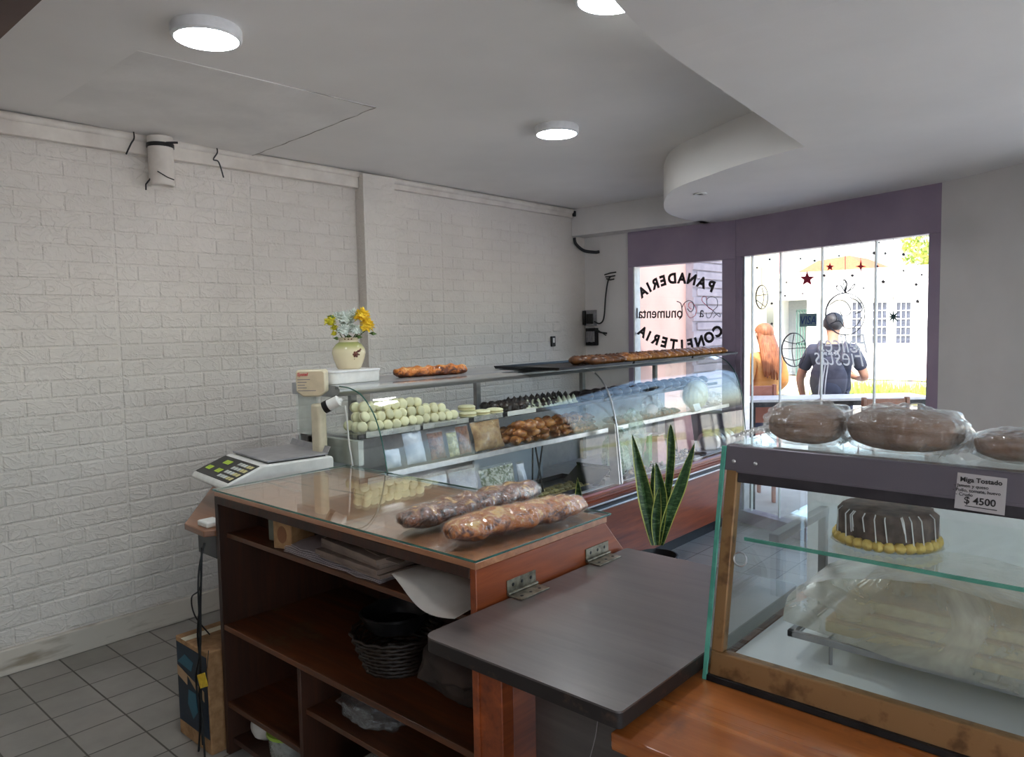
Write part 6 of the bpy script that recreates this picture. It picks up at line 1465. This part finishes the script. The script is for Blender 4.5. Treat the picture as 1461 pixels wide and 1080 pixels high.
def person(root, rot, arms, head_tilt=(0, 0), S=1.0, skin=None, female=False):
    """local frame: +Y is the way the person faces, z up; returns the transform used for clothing"""
    M = Matrix.Rotation(rot, 3, 'Z'); o = Vector(root)
    def T(p): return M @ (Vector(p) * S) + o
    sw = .165 if female else .19
    J = {'pelvis': ((0, 0, .95), (.15, .10)), 'waist': ((0, .0, 1.10), (.135, .09)), 'chest': ((0, -.01, 1.30), (.165, .105)), 'neckb': ((0, -.01, 1.455), (.065, .06)), 'neck': ((0, .01, 1.515), (.05, .05)),
         'headb': ((head_tilt[0] * .3, .03 + head_tilt[1] * .4, 1.585), (.066, .076)), 'head': ((head_tilt[0] * .7, .035 + head_tilt[1] * .8, 1.655), (.080, .096)), 'crown': ((head_tilt[0], .025 + head_tilt[1], 1.715), (.062, .076))}
    B = [('pelvis', 'waist'), ('waist', 'chest'), ('chest', 'neckb'), ('neckb', 'neck'), ('neck', 'headb'), ('headb', 'head'), ('head', 'crown')]
    for sd, sg in (('l', -1), ('r', 1)):
        J[sd + 'hip'] = ((sg * .10, 0, .88), (.095, .095)); J[sd + 'knee'] = ((sg * .105, .015, .49), (.060, .062)); J[sd + 'calf'] = ((sg * .106, -.01, .34), (.058, .060)); J[sd + 'ankle'] = ((sg * .108, -.02, .09), (.038, .042)); J[sd + 'toe'] = ((sg * .125, .13, .035), (.042, .03))
        B += [('pelvis', sd + 'hip'), (sd + 'hip', sd + 'knee'), (sd + 'knee', sd + 'calf'), (sd + 'calf', sd + 'ankle'), (sd + 'ankle', sd + 'toe')]
        el, wr, hd_ = arms[sd]
        J[sd + 'sh'] = ((sg * sw, -.01, 1.405), (.062, .062)); J[sd + 'el'] = (el, (.043, .043)); J[sd + 'wr'] = (wr, (.028, .026)); J[sd + 'palm'] = (hd_, (.036, .022))
        B += [('chest', sd + 'sh'), (sd + 'sh', sd + 'el'), (sd + 'el', sd + 'wr'), (sd + 'wr', sd + 'palm')]
        dv = (Vector(hd_) - Vector(wr)).normalized(); sv = dv.cross(Vector((0, 1, .2))).normalized(); cv = dv.cross(sv)
        for f_i, (off, ln) in enumerate(((-.026, .062), (-.009, .072), (.009, .068), (.025, .054))):
            b0 = Vector(hd_) + dv * .035 + sv * off; b1 = b0 + dv * ln * .5 + cv * .006; b2 = b0 + dv * ln * .9 + cv * .020
            for nm, p in (('a', b0), ('b', b1), ('c', b2)): J[f'{sd}f{f_i}{nm}'] = (tuple(p), (.0085, .0085))
            B += [(sd + 'palm', f'{sd}f{f_i}a'), (f'{sd}f{f_i}a', f'{sd}f{f_i}b'), (f'{sd}f{f_i}b', f'{sd}f{f_i}c')]
        t0 = Vector(hd_) - sv * .034 * sg; t1 = t0 + dv * .03 - sv * .016 * sg; J[sd + 't0'] = (tuple(t0), (.010, .010)); J[sd + 't1'] = (tuple(t1), (.0085, .0085)); B += [(sd + 'palm', sd + 't0'), (sd + 't0', sd + 't1')]
    vs, fs = skin_mesh(J, B, 2)
    return T, J, [T(v) for v in vs], fs
def cloth_skin(J, names, bones, grow, T):
    K = {n: (J[n][0], tuple(r * grow[n] if n in grow else r * 1.12 for r in J[n][1])) for n in names}
    vs, fs = skin_mesh(K, bones, 2); return MB().add([T(v) for v in vs], fs)
def lim(J, a, b, t): return tuple(Vector(J[a][0]).lerp(Vector(J[b][0]), t))
def face(T, c, rot_m, par, skin):
    mb = MB(); mb.blob(T((c[0], c[1] + .098, c[2] - .005)), (.011, .011, .016), 8, 6); mb.build('nose', skin, par)
    for sg in (-1, 1):
        MB().blob(T((c[0] + sg * .032, c[1] + .083, c[2] + .022)), (.011,) * 3, 8, 6).build('eye', m_whitep, par); MB().blob(T((c[0] + sg * .085, c[1] - .005, c[2] + .0)), (.012, .020, .028), 8, 6).build('ear', skin, par)
    MB().blob(T((c[0], c[1] + .084, c[2] - .045)), (.022, .008, .007), 8, 6).build('mouth', m_woodr, par)
# man, seen from behind
mp = ground(1188, 500, 6.85); mroot = (mp.x, mp.y, -.02)
face_dir = Vector((mp.x, mp.y, 0)).normalized(); mrot = math.atan2(face_dir.y, face_dir.x) - PI / 2 + R(-4)
T, J, vs, fs = person(mroot, mrot, {'l': ((-.30, .02, 1.13), (-.265, .06, .90), (-.255, .08, .83)), 'r': ((.29, .05, 1.14), (.22, .24, 1.12), (.16, .29, 1.14))}, (.0, .045), .955)
man = thing('person', 'man in a dark grey tee seen from behind, head bowed, on the terrace', 'person', mroot)
MB().add(vs, fs).build('body', m_skin, man, angle=180)
for s_, v_ in (('l', .42), ('r', .42)): J[s_ + 'slv'] = (lim(J, s_ + 'sh', s_ + 'el', .75), (.060, .060))
J['hem'] = ((0, 0, .90), (.165, .115))
cloth_skin(J, ['chest', 'waist', 'pelvis', 'hem', 'neckb', 'lsh', 'rsh', 'lslv', 'rslv'], [('chest', 'waist'), ('waist', 'pelvis'), ('pelvis', 'hem'), ('chest', 'neckb'), ('chest', 'lsh'), ('chest', 'rsh'), ('lsh', 'lslv'), ('rsh', 'rslv')],
           {'chest': 1.12, 'waist': 1.22, 'pelvis': 1.14, 'hem': 1.05, 'neckb': 1.45, 'lsh': 1.22, 'rsh': 1.22, 'lslv': 1.12, 'rslv': 1.12}, T).build('tee_shirt', m_tee, man, angle=180)
J['pelv2'] = ((0, 0, .92), (.155, .11))
cloth_skin(J, ['pelv2', 'lhip', 'rhip', 'lknee', 'rknee', 'lankle', 'rankle'], [('pelv2', 'lhip'), ('pelv2', 'rhip'), ('lhip', 'lknee'), ('rhip', 'rknee'), ('lknee', 'lankle'), ('rknee', 'rankle')],
           {'lankle': 1.8, 'rankle': 1.8, 'lknee': 1.3, 'rknee': 1.3}, T).build('trousers', m_jean, man, angle=180)
for sg in (-1, 1): MB().tube([T((sg * .108, -.06, .045)), T((sg * .112, .03, .05)), T((sg * .125, .15, .035))], [.045, .05, .042], 10).build('shoe', m_shoe, man)
hc_ = J['head'][0]
hb = MB().blob((0, 0, 0), (.092, .108, .10), 22, 14, .04, 5, 2)
hb.v = [T(Vector(hc_) + Vector((v.x, v.y - .012 + (-.0 if v.z > 0 else -.01), max(v.z + .02, -.055 if v.y < .02 else .03)))) for v in hb.v]
hb.build('hair', m_hairb, man); face(T, hc_, mrot, man, m_skin)
tp_ = MB()
for i, (x, z, w, h) in enumerate([(-.055, 1.375, .03, .02), (-.02, 1.378, .012, .018), (.0, 1.378, .014, .018), (.03, 1.376, .022, .018), (.055, 1.374, .016, .018), (.0, 1.335, .03, .012), (.05, 1.33, .04, .012)]):
    tp_.add([T((x - w / 2, -.151, z)), T((x + w / 2, -.151, z)), T((x + w / 2, -.149, z + h)), T((x - w / 2, -.149, z + h))], [(0, 1, 2, 3)])
tp_.build('shirt_print', m_whitev, man, smooth=False)
bp_ = thing('backpack', 'grey backpack with three white stripes on the back of the man', 'backpack', T((0, -.22, 1.1)))
b = MB().blob((0, 0, 0), (.165, .085, .22), 28, 18, .05, 3, 3, fn=lambda p, d: Vector((p.x, p.y, p.z * (1.0 if p.z > 0 else 1.05))))
b.v = [T((v.x - .02, v.y - .225, v.z + 1.13)) for v in b.v]; b.build('pack_body', m_pack, bp_)
b = MB().blob((0, 0, 0), (.12, .05, .11), 20, 12, .04, 3, 5); b.v = [T((v.x - .02, v.y - .285, v.z + 1.02)) for v in b.v]; b.build('front_pocket', m_tee, bp_)
for i, x in enumerate((-.085, -.06, -.035)):
    MB().tube(catmull([T((x + .02, -.275, 1.30)), T((x + .005, -.318, 1.18)), T((x - .005, -.334, 1.05)), T((x - .01, -.332, .96))], 6), .006, 6).build('white_stripe', m_whitev, bp_)
for sg in (-1, 1):
    MB().tube(catmull([T((sg * .10 - .01, -.17, 1.30)), T((sg * .115, -.06, 1.475)), T((sg * .12, .08, 1.42)), T((sg * .125, .135, 1.25)), T((sg * .15, .02, 1.05)), T((sg * .13, -.15, 1.0))], 6), .016, 8).build('strap', m_pack, bp_)
# woman
wp = ground(1092, 500, 7.35); wroot = (wp.x, wp.y, -.02)
fd = Vector((wp.x, wp.y, 0)).normalized(); wrot = math.atan2(fd.y, fd.x) - PI / 2 + R(38)
T, J, vs, fs = person(wroot, wrot, {'l': ((-.235, .0, 1.14), (-.17, .20, 1.10), (-.12, .25, 1.12)), 'r': ((.235, -.03, 1.13), (.20, .14, 1.0), (.17, .20, .99))}, (0, 0), .90, female=True)
wo = thing('person', 'woman in an orange jacket with long reddish-brown hair on the terrace', 'person', wroot)
MB().add(vs, fs).build('body', m_skinw, wo, angle=180)
J['hem'] = ((0, 0, .88), (.16, .115))
for s_ in 'lr': J[s_ + 'slv'] = (lim(J, s_ + 'el', s_ + 'wr', .88), (.042, .042))
cloth_skin(J, ['chest', 'waist', 'pelvis', 'hem', 'neckb', 'lsh', 'rsh', 'lel', 'rel', 'lslv', 'rslv'], [('chest', 'waist'), ('waist', 'pelvis'), ('pelvis', 'hem'), ('chest', 'neckb'), ('chest', 'lsh'), ('chest', 'rsh'), ('lsh', 'lel'), ('rsh', 'rel'), ('lel', 'lslv'), ('rel', 'rslv')],
           {'chest': 1.15, 'waist': 1.2, 'pelvis': 1.15, 'lsh': 1.2, 'rsh': 1.2, 'lel': 1.45, 'rel': 1.45, 'lslv': 1.1, 'rslv': 1.1}, T).build('jacket', m_orange, wo, angle=180)
J['pelv2'] = ((0, 0, .90), (.15, .11))
cloth_skin(J, ['pelv2', 'lhip', 'rhip', 'lknee', 'rknee', 'lankle', 'rankle'], [('pelv2', 'lhip'), ('pelv2', 'rhip'), ('lhip', 'lknee'), ('rhip', 'rknee'), ('lknee', 'lankle'), ('rknee', 'rankle')],
           {'lankle': 1.4, 'rankle': 1.4}, T).build('trousers', m_jean, wo, angle=180)
for sg in (-1, 1): MB().tube([T((sg * .108, -.06, .045)), T((sg * .112, .03, .05)), T((sg * .125, .14, .035))], [.04, .045, .038], 10).build('shoe', m_shoe, wo)
hc_ = J['head'][0]
b = MB().blob((0, 0, 0), (.098, .115, .108), 22, 14, .05, 5, 2)
b.v = [T(Vector(hc_) + Vector((v.x, v.y - .014, max(v.z + .022, -.06 if v.y < .03 else .04)))) for v in b.v]
for k_ in range(14):
    a = R(200 + k_ * 140 / 13); x, y = .088 * math.cos(a), .085 * math.sin(a)
    b.tube(catmull([T((hc_[0] + x * .8, hc_[1] + y * .9, hc_[2] + .03)), T((x * 1.15, y * 1.1 - .03, 1.50)), T((x * 1.35, y * 1.0 - .085, 1.36)), T((x * 1.2 + .01 * math.sin(k_ * 2), y * .7 - .11, 1.20 + .04 * math.sin(k_ * 3)))], 6), [.026 - .018 * (i / 18) ** 2 for i in range(19)], 7)
b.build('hair', m_hairr, wo, angle=120); face(T, hc_, wrot, wo, m_skinw)

# ------------------------------------------------------------------ light
wd = bpy.data.worlds.new('World'); SC.world = wd; wd.use_nodes = True
nt = wd.node_tree; nt.nodes.clear(); bg = nt.nodes.new('ShaderNodeBackground'); ow = nt.nodes.new('ShaderNodeOutputWorld'); sk = nt.nodes.new('ShaderNodeTexSky')
sk.sky_type = 'NISHITA'; sk.sun_disc = False; sk.sun_elevation = R(52); sk.sun_rotation = R(200); sk.air_density = 1.2; sk.dust_density = 3; sk.ozone_density = 1
nt.links.new(sk.outputs[0], bg.inputs[0]); bg.inputs[1].default_value = SKY; nt.links.new(bg.outputs[0], ow.inputs[0])
sd = bpy.data.lights.new('sun', 'SUN'); so = bpy.data.objects.new('sun', sd); COL.objects.link(so); sd.energy = SUN; sd.angle = R(.6); sd.color = (1, .98, .95)
sdir_ = Vector((-.35, .62, -.95)).normalized(); so.rotation_euler = sdir_.to_track_quat('-Z', 'Y').to_euler()
# daylight portals in the window openings (they only guide sampling)
def portal(c, nrm, w, h):
    l = bpy.data.lights.new('portal', 'AREA'); l.shape = 'RECTANGLE'; l.size = w; l.size_y = h; l.cycles.is_portal = True
    o = bpy.data.objects.new('daylight_portal', l); COL.objects.link(o); o.location = c
    o.rotation_euler = Vector(nrm).to_track_quat('-Z', 'Y').to_euler()
portal(WA + WD * WL / 2 - WN * .15 + Vector((0, 0, 1.1)), WN, WL, 2.1)
portal((3.35, -.3, 1.2), (-1, 0, 0), 4.6, 2.15)
portal((-3.13, 5.78, 1.48), (0, -1, 0), .84, 1.24)
portal((SA + SB) / 2 - SN * .12 + Vector((0, 0, 1.2)), SN, SL, 2.15)
